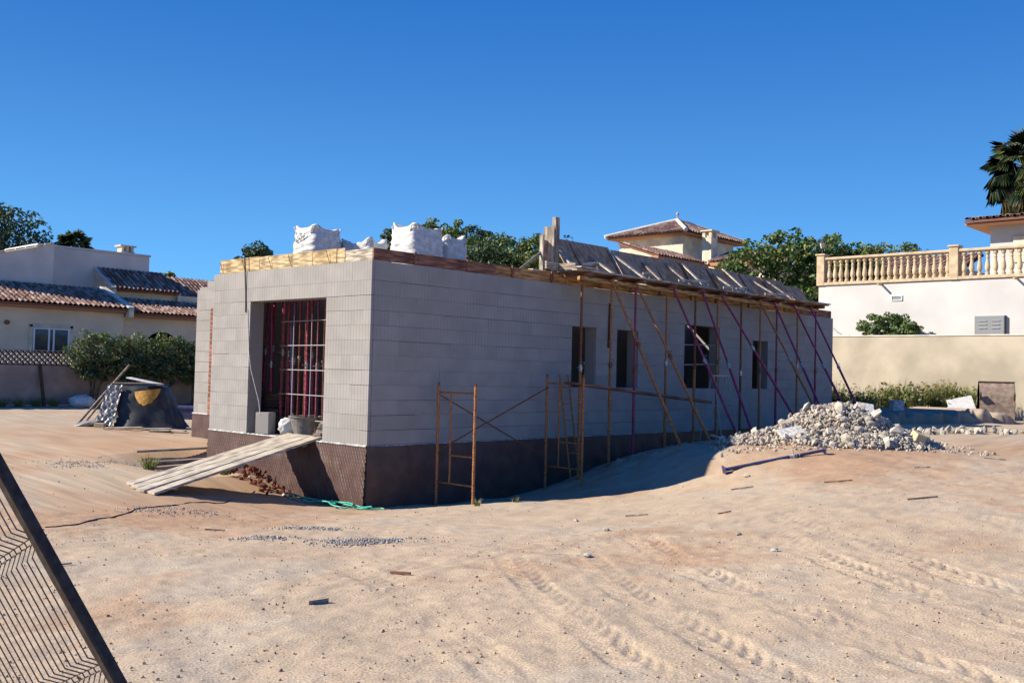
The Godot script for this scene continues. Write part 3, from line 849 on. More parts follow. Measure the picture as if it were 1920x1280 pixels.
	# meter cupboard with louvres
	var m = thing("meter_cupboard", "grey louvred metal cupboard on the white wall above the beige wall", "cupboard", Vector3(26.95, 3.02, 1.32))
	mb = Mb.new(); mb.box(Vector3(0, 0.34, 0), Vector3(0.12, 0.68, 1.0), Basis.IDENTITY, 0.01); part(m, "cabinet", mb, M.grey_metal)
	mb = Mb.new(); mb.box(Vector3(-0.005, 0.34, 0.52), Vector3(0.14, 0.70, 0.03), Basis.IDENTITY, 0.005); part(m, "hinge_side", mb, M.lamp_iron)
	for s in [-0.22, 0.22]:
		for k in 3:
			mb = Mb.new(); mb.box(Vector3(-0.075, 0.24 + k * 0.13, s), Vector3(0.03, 0.022, 0.28), Basis(Vector3(0, 0, 1), 0.6), 0.003); part(m, "louvre", mb, M.dull_zinc)
	# planter ledge between the two walls carries the bush
	mb = Mb.new(); mb.box(Vector3(26.1, 2.55, 3.0), Vector3(1.7, 0.5, 21.8)); structure("planting_bed", mb, M.dirt_pile)
	# corner of the house on the terrace
	var h = thing("terrace_house", "white house with red tiled eave at the right edge above the balustrade", "house")
	mb = Mb.new(); mb.box(Vector3(33.9, 6.2, 4.9), Vector3(7.0, 2.5, 9.3), Basis.IDENTITY, 0.01); part(h, "wall", mb, M.white_wall)
	mb = Mb.new(); mb.box(Vector3(30.36, 6.46, 2.6), Vector3(0.04, 1.0, 3.0), Basis.IDENTITY, 0.004); part(h, "awning_screen", mb, M.cream)
	mb = Mb.new(); mb.box(Vector3(33.55, 7.45, 4.75), Vector3(7.8, 0.10, 10.4), Basis.IDENTITY, 0.02); part(h, "soffit", mb, M.soffit)
	tiled(h, Vector3(29.55, 7.62, -0.45), Vector3(0, 0, 1), Vector3(-3.0, -0.42, 0).normalized(), 10.5, 3.2, [120], null, 0.24)
	# cable end lying on the beige wall near the house
	mb = Mb.new(); mb.path([Vector3(25.6, 2.81, -4.0), Vector3(25.4, 3.15, -3.95), Vector3(25.35, 3.25, -3.8), Vector3(25.3, 3.1, -3.6), Vector3(25.3, 2.98, -3.4), Vector3(25.25, 2.96, -3.1)], 0.03, 6)
	one("pipe_end", mb, M.dull_zinc, "bent grey pipe end on top of the beige wall beside the house corner", "pipe")

func centre_house():
	var t = thing("tower_house", "cream house with a hipped tile tower and chimney behind the formwork", "house")
	var mb = Mb.new(); mb.box(Vector3(35.1, 4.9, -17.4), Vector3(5.0, 7.5, 4.1), Basis.IDENTITY, 0.02); part(t, "tower", mb, M.cream)
	mb = Mb.new(); mb.box(Vector3(32.0, 3.2, -16.3), Vector3(7.0, 7.2, 3.2)); part(t, "wall", mb, M.cream)
	mb = Mb.new(); mb.box(Vector3(35.2, 3.3, -12.8), Vector3(4.4, 7.2, 5.0)); part(t, "wall", mb, M.cream)
	# hipped roof: four tiled slopes meeting at the apex
	var y0 = 8.68; var lo = Vector3(32.0, y0, -20.0); var hi = Vector3(38.2, y0, -14.8)
	var apex = Vector3(35.1, 9.75, -17.4)
	mb = Mb.new(); mb.box(Vector3(35.1, y0 - 0.06, -17.4), Vector3(6.0, 0.10, 5.0), Basis.IDENTITY, 0.01); part(t, "soffit", mb, M.soffit)
	var budget = [220]
	var c = [Vector3(lo.x, y0, lo.z), Vector3(lo.x, y0, hi.z), Vector3(hi.x, y0, hi.z), Vector3(hi.x, y0, lo.z)]
	for i in 4:
		var a = c[i]; var b = c[(i + 1) % 4]
		var along = (b - a).normalized(); var w = (b - a).length()
		var mid = (a + b) * 0.5
		var dn = (mid - apex).normalized(); var L = (mid - apex).length()
		clip_run = w * 0.5 / L
		var fill = func(q): q.tri(a - Vector3.UP * 0.02, apex - Vector3.UP * 0.02, b - Vector3.UP * 0.02)
		tiled(t, a, along, dn, w, L, budget if i < 2 else [0], fill, 0.235)
	for a in c:
		mb = Mb.new(); mb.tube(a + Vector3.UP * 0.06, apex + Vector3.UP * 0.09, 0.11, 8); part(t, "hip_ridge", mb, M.coping)
	mb = Mb.new(); mb.lathe(apex, [[0.16, 0.0], [0.14, 0.14], [0.05, 0.2], [0.04, 0.34], [0.09, 0.40], [0.07, 0.48], [0.01, 0.56]], 10); part(t, "finial", mb, M.dull_zinc)
	# lower roofs in front: left range falls to +z, right range falls to -x
	tiled(t, Vector3(28.2, 7.0, -13.9), Vector3(1, 0, 0), Vector3(0, -0.8, 2.4).normalized(), 4.3, 2.4, budget, null, 0.235)
	tiled(t, Vector3(32.5, 7.08, -13.8), Vector3(0, 0, 1), Vector3(-2.4, -0.8, 0).normalized(), 4.4, 2.4, budget, null, 0.235)
	mb = Mb.new(); mb.box(Vector3(30.3, 6.86, -14.0), Vector3(4.4, 0.18, 0.5), Basis.IDENTITY, 0.02); part(t, "eave_band", mb, M.soffit)
	mb = Mb.new(); mb.box(Vector3(32.75, 6.93, -11.6), Vector3(0.5, 0.18, 4.4), Basis.IDENTITY, 0.02); part(t, "eave_band", mb, M.soffit)
	# chimney in the corner
	mb = Mb.new(); mb.box(Vector3(33.3, 7.45, -14.2), Vector3(0.58, 1.9, 0.55), Basis.IDENTITY, 0.02)
	for a in [[-0.21, -0.19], [0.21, -0.19], [-0.21, 0.19], [0.21, 0.19]]: mb.box(Vector3(33.3 + a[0], 8.55, -14.2 + a[1]), Vector3(0.18, 0.32, 0.18), Basis.IDENTITY, 0.01)
	mb.box(Vector3(33.3, 8.74, -14.2), Vector3(0.76, 0.08, 0.72), Basis.IDENTITY, 0.02); part(t, "chimney", mb, M.cream)
	# distant roof behind the balustrade
	var d = thing("far_roof_house", "low tiled roof showing behind the balustrade left of the pines", "house")
	mb = Mb.new(); mb.box(Vector3(41.0, 3.5, -6.5), Vector3(6.0, 6.6, 6.0)); part(d, "wall", mb, M.cream)
	tiled(d, Vector3(36.9, 6.55, -10.0), Vector3(0, 0, 1), Vector3(-2.4, -0.8, 0).normalized(), 7.0, 3.2, [0], null, 0.24)

# ---------------------------------------------------------------- plants
func leaf(mb, p, out, size, col, thin = 0.5):
	var d = Vector3(rr(-1, 1), rr(-0.7, 1), rr(-1, 1)).normalized()
	var nn = (out * 0.7 + Vector3(rr(-1, 1), rr(-1, 1), rr(-1, 1)) * 0.8).normalized()
	var s = nn.cross(d)
	if s.length() < 0.05: s = nn.cross(Vector3.UP)
	s = s.normalized(); d = s.cross(nn).normalized()
	var k = rr(0.7, 1.3) * size
	mb.col = Color(col.r * rr(0.85, 1.65), col.g * rr(0.9, 1.5), col.b * rr(0.8, 1.5))
	var a = p - d * k * 0.5; var b = p + d * k * 0.5; var e = s * k * 0.5 * thin
	var lift = nn * k * 0.08
	mb.tri_n(a, p + e + lift, b, nn, nn, nn); mb.tri_n(a, b, p - e + lift, nn, nn, nn)

func clump(mb, c, r, n, size, cols, thin = 0.5):
	for i in n:
		var d = Vector3(rr(-1, 1), rr(-1, 1), rr(-1, 1))
		if d.length() > 1.0 or d.length() < 0.05: continue
		var q = d.normalized() * pow(d.length(), 0.45)
		leaf(mb, c + q * r, d.normalized(), size, cols[rng.randi_range(0, cols.size() - 1)], thin)

# crown: clumps spread through an ellipsoid, thinned so that gaps show
func crown(mb, c, r, clumps, per, size, cols, thin = 0.5, flat_bottom = 0.6):
	var tips = []
	var tries = 0
	while tips.size() < clumps and tries < clumps * 20:
		tries += 1
		var d = Vector3(rr(-1, 1), rr(-flat_bottom, 1), rr(-1, 1))
		if d.length() > 1.0: continue
		if d.length() < 0.45 and rng.randf() < 0.5: continue
		var p = c + d * r
		var cr = rr(0.16, 0.34) * minf(r.x, minf(r.y, r.z) * 1.3)
		clump(mb, p, Vector3(cr, cr * rr(0.55, 0.85), cr), int(per * rr(0.6, 1.2)), size, cols, thin)
		tips.append(p)
	return tips

const PINE = [Color(0.080, 0.120, 0.034), Color(0.110, 0.150, 0.040), Color(0.056, 0.090, 0.030), Color(0.135, 0.165, 0.046)]
const DARK = [Color(0.042, 0.072, 0.034), Color(0.055, 0.088, 0.038), Color(0.034, 0.058, 0.032)]
const BRIGHT = [Color(0.085, 0.135, 0.032), Color(0.065, 0.115, 0.035), Color(0.115, 0.150, 0.040), Color(0.045, 0.085, 0.030)]
const OLEANDER = [Color(0.080, 0.115, 0.040), Color(0.115, 0.145, 0.045), Color(0.065, 0.090, 0.055), Color(0.14, 0.15, 0.06)]

func tree(called, label, base, top, r, cols, clumps, per, size, group, thin = 0.5, lean = 0.0):
	var t = thing(called, label, "tree", base, group)
	var mb = Mb.new()
	var c = Vector3(lean, top - base.y - r.y, 0)
	var tips = crown(mb, c, r, clumps, per, size, cols, thin)
	part(t, "crown", mb, M.leaf)
	mb = Mb.new()
	var h = c.y
	var tr = maxf(0.12, h * 0.022)
	var k0 = Vector3.ZERO
	for i in 5:
		var k1 = Vector3(lean * (i + 1) / 5.0 + rr(-0.1, 0.1), h * (i + 1) / 5.0, rr(-0.1, 0.1))
		mb.tube(k0, k1, tr * (1.0 - i * 0.13), 8, tr * (1.0 - (i + 1) * 0.13), i == 0)
		k0 = k1
	for i in mini(tips.size(), 9):
		var p = tips[i]
		mb.tube(Vector3(lean * 0.7, h * rr(0.55, 0.95), 0), p, tr * 0.35, 5, 0.02, false)
	part(t, "trunk", mb, M.bark)
	return t


func trees():
	# left
	var p = Vector3(14.30, 0, -57.56); tree("pine_tree", "big dark pine crown at the left edge above the tiled house", Vector3(p.x, 0, p.z), 11.6, Vector3(3.2, 3.4, 3.2), DARK, 150, 150, 0.32, "trees behind the left house", 0.4)
	p = Vector3(27.47, 0, -49.33); tree("leafy_tree", "small tree peeping over the left roofs beside the block wing", Vector3(p.x, 0, p.z), 8.2, Vector3(1.2, 1.5, 1.2), PINE, 40, 110, 0.26, "trees behind the left house", 0.5)
	p = Vector3(24.86, 0, -43.33); tree("leafy_tree", "rounded dark tree above the pale roof boards' left end", Vector3(p.x, 0, p.z), 9.3, Vector3(1.5, 1.6, 1.4), DARK, 55, 120, 0.26, "trees behind the left house", 0.5)
	p = Vector3(21.82, 0, -49.52); tree("leafy_tree", "low treetop just right of the flat-roofed block on the left", Vector3(p.x, 0, p.z), 7.5, Vector3(1.2, 1.2, 1.2), PINE, 34, 100, 0.24, "trees behind the left house", 0.5)
	# hill of pines behind the bags
	var L = [[32.33, -38.27, 10.9, 1.0, 2.2, 0], [35.50, -37.81, 11.7, 1.5, 2.6, 1], [35.20, -35.20, 11.3, 1.8, 3.0, 1], [35.50, -33.42, 11.0, 1.8, 3.2, 0], [36.00, -31.42, 10.3, 1.9, 3.4, 1], [36.70, -29.20, 10.5, 1.7, 3.4, 1], [31.97, -35.73, 10.4, 1.7, 3.0, 1], [32.83, -31.88, 9.6, 2.0, 3.0, 1], [33.67, -29.52, 9.2, 2.1, 3.0, 1], [44.75, -30.84, 10.2, 1.3, 1.7, 0], [34.03, -27.66, 9.0, 2.0, 3.2, 1], [32.32, -29.49, 9.2, 2.0, 3.0, 0], [36.79, -27.64, 9.9, 1.7, 3.2, 0]]
	var lab = ["spiky treetop just left of the second pair of white bags", "tallest pine rising straight behind the second white bag", "broad pine just right of the tallest pine, behind the bags", "dark pine above the right end of the white bags", "bright green pine right of the bags", "rounded pine left of the tall formwork post", "pine crown hidden low behind the white bags", "leafy pine low behind the last white bag", "low bushy pine over the orange roof boards", "small round tree between the formwork post and the tower house", "low pine crown left of the brace against the formwork boards", "low dark pine right beside the last white bag", "pine crown partly hidden by the tall formwork post"]
	for i in L.size():
		var a = L[i]; p = Vector3(a[0], 0, a[1])
		tree("pine_tree", lab[i], Vector3(p.x, 0, p.z), a[2], Vector3(a[3], a[4], a[3]), [DARK, PINE][a[5]], 115, 135, 0.26, "pines on the rise behind the house", 0.42)
	# right, behind the balustrade
	L = [[52.82, -16.34, 10.2, 1.9, 2.2, 1], [54.46, -14.59, 10.5, 1.8, 2.3, 1], [57.11, -13.22, 10.7, 1.9, 2.3, 1], [59.34, -12.30, 9.6, 1.2, 1.6, 0], [62.44, -11.91, 9.2, 1.4, 1.5, 0]]
	lab = ["pine touching the right end of the green creeper mass", "first broad pine above the balustrade", "second broad pine above the balustrade's middle pier", "small dark pine right of the balustrade's middle pier", "lowest treetop left of the terrace house"]
	for i in L.size():
		var a = L[i]; p = Vector3(a[0], 0, a[1])
		tree("pine_tree", lab[i], Vector3(p.x, 0, p.z), a[2], Vector3(a[3], a[4], a[3]), [DARK, PINE][a[5]], 70, 110, 0.27, "pines behind the balustrade", 0.42)
	# creeper-covered tree mass between tower house and terrace
	var t = thing("creeper_tree", "large green creeper-covered tree beside the balustrade's corner pier", "tree", Vector3(29.0, 0, -7.6))
	var mb = Mb.new()
	var lobes = [[Vector3(-0.9, 5.6, -1.2), Vector3(1.3, 1.7, 1.3)], [Vector3(0.0, 6.2, 0.0), Vector3(1.5, 1.5, 1.3)], [Vector3(1.2, 6.3, 1.2), Vector3(1.5, 1.35, 1.3)], [Vector3(2.4, 5.9, 2.3), Vector3(1.3, 1.4, 1.0)], [Vector3(0.6, 4.6, 0.8), Vector3(1.6, 1.8, 1.3)], [Vector3(2.0, 4.2, 2.0), Vector3(1.4, 2.0, 1.0)]]
	for l in lobes: crown(mb, l[0], l[1], 70, 105, 0.17, BRIGHT, 0.75, 1.0)
	part(t, "crown", mb, M.leaf)
	mb = Mb.new()
	for a in [[0, 0], [0.9, 0.9], [1.9, 1.9]]: mb.tube(Vector3(a[0], 0, a[1]), Vector3(a[0] + 0.1, 5.0, a[1]), 0.16, 7, 0.08)
	part(t, "trunk", mb, M.bark)
	# round bush in the planting bed
	t = thing("round_bush", "round green bush on the ledge before the white wall", "bush", Vector3(26.2, 2.8, -1.95))
	mb = Mb.new(); crown(mb, Vector3(0, 0.45, 0), Vector3(0.6, 0.62, 1.2), 100, 130, 0.10, BRIGHT, 0.6, 0.7); part(t, "foliage", mb, M.leaf)
	mb = Mb.new()
	for k in 7: mb.tube(Vector3(0, -0.05, rr(-0.2, 0.2)), Vector3(rr(-0.3, 0.3), rr(0.3, 0.7), rr(-0.8, 0.8)), 0.018, 5, 0.006)
	part(t, "stems", mb, M.bark)
	# oleander hedge behind the left wall
	for k in 5:
		var x = 6.7 + k * 1.45
		t = thing("hedge_shrub", ["leftmost hedge shrub, beside the white-framed window", "second hedge shrub from the window", "middle hedge shrub above the tarp-covered heap", "fourth hedge shrub from the window", "last hedge shrub, next to the block wing"][k], "shrub", Vector3(x, 0.2, -25.35), "oleander hedge over the left wall")
		mb = Mb.new()
		crown(mb, Vector3(0, 1.30 + rr(-0.12, 0.12), 0), Vector3(1.05, 0.95, 0.75), 85, 110, 0.15, OLEANDER, 0.35, 1.0)
		crown(mb, Vector3(0, 0.9, 0.35), Vector3(0.95, 0.6, 0.45), 40, 90, 0.15, DARK, 0.4, 1.0)
		part(t, "foliage", mb, M.leaf)
		mb = Mb.new()
		for j in 8: mb.tube(Vector3(rr(-0.15, 0.15), -0.65, -0.2), Vector3(rr(-0.7, 0.7), rr(1.0, 1.8), rr(-0.3, 0.5)), 0.022, 5, 0.008)
		part(t, "stems", mb, M.bark)
	palms()

func fan_leaf(col, dead):
	var mb = Mb.new(); mb.col = col
	mb.tube(Vector3.ZERO, Vector3(0, 0.06, 0.8), 0.02, 4, 0.012, false)
	var N = 26
	for i in N:
		var a = lerpf(-1.45, 1.45, float(i) / (N - 1))
		var L = (0.95 - 0.25 * absf(a)) * rr(0.85, 1.1)
		var d = Vector3(sin(a), 0.02, cos(a)); var s = Vector3(cos(a), 0, -sin(a)) * 0.034
		var o = Vector3(0, 0.06, 0.8)
		mb.col = Color(col.r * rr(0.75, 1.25), col.g * rr(0.8, 1.2), col.b * rr(0.75, 1.25))
		var droop = Vector3(0, -0.22 - 0.25 * absf(a) if not dead else -0.35, 0)
		mb.quad(o, o + d * L * 0.6 - s, o + d * L + droop, o + d * L * 0.6 + s)
	return mb.mesh(M.leaf)

func palm(called, label, base, top, scale_, fronds, dead_fronds, col, skirt):
	var t = thing(called, label, "palm tree", base)
	var mb = Mb.new()
	var h = top - base.y
	for i in 10: mb.tube(Vector3(0, h * i / 10.0, 0), Vector3(0, h * (i + 1) / 10.0, 0), 0.24 * (1 - 0.02 * i), 10, 0.22 * (1 - 0.02 * i), false)
	part(t, "trunk", mb, M.palm_bark)
	var green = [fan_leaf(col, false), fan_leaf(Color(col.r * 1.3, col.g * 1.25, col.b), false), fan_leaf(Color(col.r * 0.7, col.g * 0.75, col.b), false)]
	var brown = [fan_leaf(Color(0.42, 0.33, 0.23), true), fan_leaf(Color(0.50, 0.42, 0.33), true), fan_leaf(Color(0.30, 0.24, 0.17), true)]
	for i in fronds:
		var pitch = lerpf(1.25, -0.9, pow(float(i) / fronds, 0.8)) + rr(-0.15, 0.15)
		var o = MeshInstance3D.new(); o.name = "frond"; o.mesh = green[rng.randi_range(0, 2)]; t.add_child(o, true)
		o.transform = Transform3D(Basis(Vector3.UP, i * 2.4 + rr(-0.3, 0.3)) * Basis(Vector3.RIGHT, -pitch) * Basis.from_scale(Vector3.ONE * scale_ * rr(0.85, 1.1)), Vector3(0, h - rr(0, 0.25), 0))
	for i in dead_fronds:
		var f = float(i) / dead_fronds
		var o = MeshInstance3D.new(); o.name = "dead_frond"; o.mesh = brown[rng.randi_range(0, 2)] if rng.randf() < 0.55 else green[rng.randi_range(0, 2)]; t.add_child(o, true)
		o.transform = Transform3D(Basis(Vector3.UP, i * 2.4 + rr(-0.4, 0.4)) * Basis(Vector3.RIGHT, rr(0.75, 1.25)) * Basis.from_scale(Vector3.ONE * scale_ * rr(0.8, 1.05)), Vector3(0, h - 0.2 - f * skirt, 0))
	return t

func palms():
	var p = Vector3(38.15, 0, -0.56)
	palm("fan_palm", "shaggy fan palm with hanging dead fronds at the right edge", Vector3(p.x, 0, p.z), 11.3, 1.3, 36, 170, Color(0.20, 0.25, 0.14), 3.4)
	p = Vector3(17.72, 0, -53.91)
	palm("fan_palm", "small fan palm behind the gable of the left house", Vector3(p.x, 0, p.z), 9.2, 0.75, 40, 14, Color(0.08, 0.115, 0.05), 0.8)

# ---------------------------------------------------------------- formwork on the roof edge
func formwork():
	var t = thing("eave_formwork", "timber formwork on the roof edge with brown upright panels and pale struts", "formwork")
	var mb
	# platform planks in three lines, three lengths each
	var ms = ["wood_grey", "wood_amber", "wood_pale", "wood_orange", "wood_grey", "wood_amber", "wood_pale", "wood_grey", "wood_orange"]
	var k = 0
	for line in 3:
		var xs = [[4.72, 8.1, 11.9, 15.25], [4.95, 8.6, 12.4, 15.5], [4.6, 7.7, 11.5, 15.45]][line]
		for i in 3:
			mb = Mb.new()
			mb.box(Vector3((xs[i] + xs[i + 1]) * 0.5, 3.318 + rr(-0.004, 0.006), 0.12 + line * 0.235), Vector3(xs[i + 1] - xs[i] - 0.01, 0.03, 0.225), Basis(Vector3.UP, rr(-0.004, 0.004)), 0.004)
			part(t, "plank", mb, M[ms[k]]); k += 1
	# joists under the platform, each over a prop
	for x in [4.92, 5.89, 6.73, 7.9, 9.05, 10.02, 11.11, 12.05, 12.9, 14.04, 15.1]:
		mb = Mb.new(); mb.box(Vector3(x, 3.258, 0.30), Vector3(0.07, 0.085, 0.86), Basis.IDENTITY, 0.004); part(t, "joist", mb, M.wood_rust)
	for s in [[4.8, 9.3], [9.32, 15.2]]:
		mb = Mb.new(); mb.box(Vector3((s[0] + s[1]) * 0.5, 3.17, 0.49), Vector3(s[1] - s[0], 0.085, 0.07), Basis.IDENTITY, 0.004); part(t, "beam", mb, M.wood_amber)
	mb = Mb.new(); mb.box(Vector3(5.0, 3.362, 0.62), Vector3(0.9, 0.028, 0.18), Basis(Vector3.UP, 0.1), 0.004); part(t, "plank", mb, M.wood_pale)
	mb = Mb.new(); mb.box(Vector3(14.6, 3.365, 0.55), Vector3(2.0, 0.03, 0.22), Basis(Vector3.UP, -0.03), 0.004); part(t, "plank", mb, M.wood_pale)
	# upright panels, each a little out of line with the next
	var px = [[5.08, 7.02, 4.08, "ply_brown", 0.00], [7.05, 9.15, 4.03, "ply_brown2", 0.03], [9.17, 11.2, 4.05, "ply_brown", -0.01], [11.22, 13.3, 4.02, "ply_brown2", 0.02], [13.32, 15.05, 4.00, "ply_brown", 0.0], [15.0, 16.0, 3.88, "ply_brown2", 0.05]]
	for p in px:
		mb = Mb.new(); mb.box(Vector3((p[0] + p[1]) * 0.5 + 0.2, (3.345 + p[2]) * 0.5 + 0.03, -0.42 + p[4]), Vector3(p[1] - p[0], (p[2] - 3.335) * 1.20, 0.022), Basis(Vector3.RIGHT, -0.60 + rr(-0.04, 0.04)) * Basis(Vector3(0, 0, 1), rr(-0.008, 0.008)), 0.003)
		part(t, "panel", mb, M[p[3]])
	for x in [5.6, 6.9, 8.6, 9.8, 11.0, 12.6, 13.8]:
		mb = Mb.new(); mb.box(Vector3(x + 0.2, 3.715, -0.39), Vector3(0.05, 0.80, 0.03), Basis(Vector3.RIGHT, -0.60) * Basis(Vector3(0, 0, 1), rr(-0.03, 0.03)), 0.003); part(t, "stud", mb, M.wood_rust)
	# diagonal struts
	for s in [[5.02, 3.90, 4.78, "wood_pale"], [6.2, 3.76, 6.05, "wood_pale"], [7.04, 3.97, 7.17, "wood_pale"], [8.11, 3.87, 7.80, "wood_grey"], [9.12, 3.94, 9.0, "wood_grey"], [9.94, 4.0, 9.64, "wood_pale"], [11.21, 3.87, 11.17, "wood_pale"], [11.9, 4.07, 11.69, "wood_pale"], [13.13, 3.89, 13.33, "wood_pale"], [14.08, 3.93, 14.07, "wood_grey"]]:
		mb = Mb.new(); mb.board(Vector3(s[0] + 0.2, s[1] + 0.02, -0.16 - (s[1] - 3.34) * 0.66), Vector3(s[2] + 0.12, 3.37, 0.34), 0.105, 0.03, Vector3.RIGHT, 0.003); part(t, "strut", mb, M[s[3]])
	for s in [[5.33, 3.51, 5.85, 3.59], [8.84, 3.48, 10.14, 3.57], [10.8, 3.47, 11.28, 3.53], [11.41, 3.49, 11.93, 3.55], [12.86, 3.47, 14.4, 3.58], [7.43, 3.51, 7.71, 3.55]]:
		mb = Mb.new(); mb.board(Vector3(s[0], s[1], 0.16), Vector3(s[2], s[3], 0.15), 0.06, 0.025, Vector3.UP, 0.003); part(t, "brace", mb, M.wood_pale)
		for e in [[s[0] + 0.06, s[1]], [s[2] - 0.06, s[3]]]:
			mb = Mb.new(); mb.box(Vector3(e[0], (3.335 + e[1]) * 0.5, 0.185), Vector3(0.04, e[1] - 3.335, 0.025), Basis.IDENTITY, 0.003); part(t, "block", mb, M.wood_grey)
	# end boards and the tall post
	mb = Mb.new(); mb.box(Vector3(5.0, 3.90, -0.30), Vector3(0.13, 1.14, 0.10), Basis.IDENTITY, 0.004); part(t, "post", mb, M.post_grey)
	mb = Mb.new(); mb.box(Vector3(4.86, 3.84, -0.36), Vector3(0.03, 0.86, 0.24), Basis(Vector3.UP, 0.25), 0.003); part(t, "end_board", mb, M.post_pale)
	mb = Mb.new(); mb.box(Vector3(4.62, 3.70, -0.34), Vector3(0.035, 0.74, 0.10), Basis.IDENTITY, 0.003); part(t, "end_board", mb, M.post_pale)
	mb = Mb.new(); mb.box(Vector3(4.74, 3.64, -0.40), Vector3(0.22, 0.70, 0.022), Basis.IDENTITY, 0.003); part(t, "end_board", mb, M.ply_brown)
	mb = Mb.new(); mb.box(Vector3(4.60, 3.415, 0.02), Vector3(0.60, 0.15, 0.04), Basis(Vector3.UP, 0.12), 0.003); part(t, "end_board", mb, M.wood_pale)
	mb = Mb.new(); mb.box(Vector3(4.78, 3.405, 0.24), Vector3(0.10, 0.14, 0.40), Basis(Vector3.UP, 0.1), 0.003); part(t, "block", mb, M.wood_grey)
	mb = Mb.new(); mb.board(Vector3(3.82, 3.16, -0.42), Vector3(4.63, 3.72, -0.36), 0.06, 0.025, Vector3.UP, 0.003); part(t, "brace", mb, M.wood_grey)
	mb = Mb.new(); mb.board(Vector3(3.95, 3.29, -0.03), Vector3(4.7, 3.30, -0.20), 0.12, 0.03, Vector3(0, 0, 1), 0.003); part(t, "plank", mb, M.wood_pale)
	# blocks stacked at the far end of the roof
	for b in [[15.9, 3.43, -0.75, 0.9, 0.68], [16.3, 3.38, -0.70, 0.7, 0.44], [16.6, 3.30, -0.62, 0.5, 0.30]]:
		var m2 = Mb.new(); m2.box(Vector3(0, b[4] * 0.5, 0), Vector3(b[3], b[4], 0.25), Basis.IDENTITY, 0.008)
		one("spare_block", m2, M.icf2, ["tallest pale block standing at the far end of the roof", "middle pale block at the far end of the roof", "lowest pale block at the far end of the roof"][[15.9, 16.3, 16.6].find(b[0])], "block", Vector3(b[0], 3.072, b[2]), "pale blocks at the roof's far end")

# ---------------------------------------------------------------- steel props
# foot, head in world space; colour names of the lower and upper tube
func prop(called, label, foot, head, lower, upper, group, collar_at = 0.48, collar = "zinc"):
	var d = head - foot; var L = d.length(); d /= L
	var u = d.cross(Vector3(0, 0, 1)).normalized()
	if absf(d.dot(Vector3(0, 0, 1))) > 0.95: u = Vector3.RIGHT
	var t = thing(called, label, "prop", foot, group, Basis(u, d, u.cross(d).normalized()))
	var mb = Mb.new(); mb.tube(Vector3.ZERO, Vector3(0, L * collar_at, 0), 0.031, 10); part(t, "lower_tube", mb, M[lower])
	mb = Mb.new(); mb.tube(Vector3(0, L * collar_at, 0), Vector3(0, L - 0.008, 0), 0.025, 10); part(t, "upper_tube", mb, M[upper])
	mb = Mb.new(); mb.tube(Vector3(0, L * collar_at - 0.10, 0), Vector3(0, L * collar_at + 0.03, 0), 0.035, 10); mb.tube(Vector3(0, L * collar_at - 0.045, 0), Vector3(0, L * collar_at - 0.015, 0), 0.048, 10)
	var cl = part(t, "collar", mb, M[collar])
	mb = Mb.new(); mb.tube(Vector3(-0.10, L * collar_at - 0.03, 0.01), Vector3(0.11, L * collar_at - 0.035, -0.01), 0.008, 6); mb.path([Vector3(0.07, L * collar_at + 0.02, 0.03), Vector3(0.09, L * collar_at + 0.07, 0.03), Vector3(-0.05, L * collar_at + 0.08, 0.03)], 0.006, 5); part(cl, "handle", mb, M[collar])
	mb = Mb.new(); mb.box(Vector3(0, 0.004, 0), Vector3(0.13, 0.008, 0.13), Basis.IDENTITY, 0.001); part(t, "base_plate", mb, M[lower])
	mb = Mb.new(); mb.box(Vector3(0, L - 0.004, 0), Vector3(0.12, 0.008, 0.12), Basis.IDENTITY, 0.001); part(t, "head_plate", mb, M[upper])
	return t

const NTH = ["first", "second", "third", "fourth", "fifth", "sixth", "seventh", "eighth", "ninth", "tenth", "eleventh", "twelfth", "thirteenth", "fourteenth"]

func props():
	var V = [[4.92, 0], [5.89, 0], [6.73, 1], [7.9, 0], [9.05, 0], [10.02, 0], [11.11, 2], [12.05, 0], [12.9, 1], [14.04, 0], [15.1, 1]]
	var lo = ["orange_steel", "purple_steel", "rusty_steel"]; var nm = ["orange", "purple", "rusty"]
	for i in V.size():
		var x = V[i][0]; var c = lo[V[i][1]]
		prop("steel_prop", "%s upright steel prop, %s from the left under the formwork" % [nm[V[i][1]], NTH[i]], Vector3(x, gh(x, 0.49) - 0.005, 0.49), Vector3(x, 3.125, 0.49), c, "rusty_steel" if V[i][1] == 0 and i % 2 == 0 else c, "upright props under the formwork", 0.52 + rr(-0.04, 0.06), "rusty_steel" if i % 3 else "zinc")
	# raking props: head x, foot x, foot z
	var D = [[5.70, 6.35, 1.95, 0, 0.62], [6.55, 7.15, 2.15, 0, 0.55], [7.95, 8.55, 1.95, 1, 0.52], [9.15, 9.4, 1.85, 1, 0.5], [9.95, 11.1, 2.15, 1, 0.62], [11.75, 12.1, 2.25, 0, 0.55], [12.5, 12.5, 2.15, 1, 0.5], [13.55, 13.75, 2.2, 1, 0.5], [14.5, 14.55, 2.2, 1, 0.5]]
	for i in D.size():
		var d = D[i]; var c = lo[d[3]]
		prop("raking_prop", "%s slanting steel prop, %s from the left along the shaded wall" % [nm[d[3]], NTH[i]], Vector3(d[1], gh(d[1], d[2]) - 0.01, d[2]), Vector3(d[0], 3.20, 0.62), c, c, "slanting props along the wall", d[4], "zinc" if i > 1 else "rusty_steel")
	# the prop lying on the dirt
	var a = Vector3(4.21, 0, 4.19); var b = Vector3(5.72, 0, 5.24)
	a.y = gh(a.x, a.z) + 0.075; b.y = gh(b.x, b.z) + 0.075
	prop("lying_prop", "dark blue steel prop lying on the red dirt", a, b, "blue_steel", "blue_steel", "", 0.7, "dull_zinc")

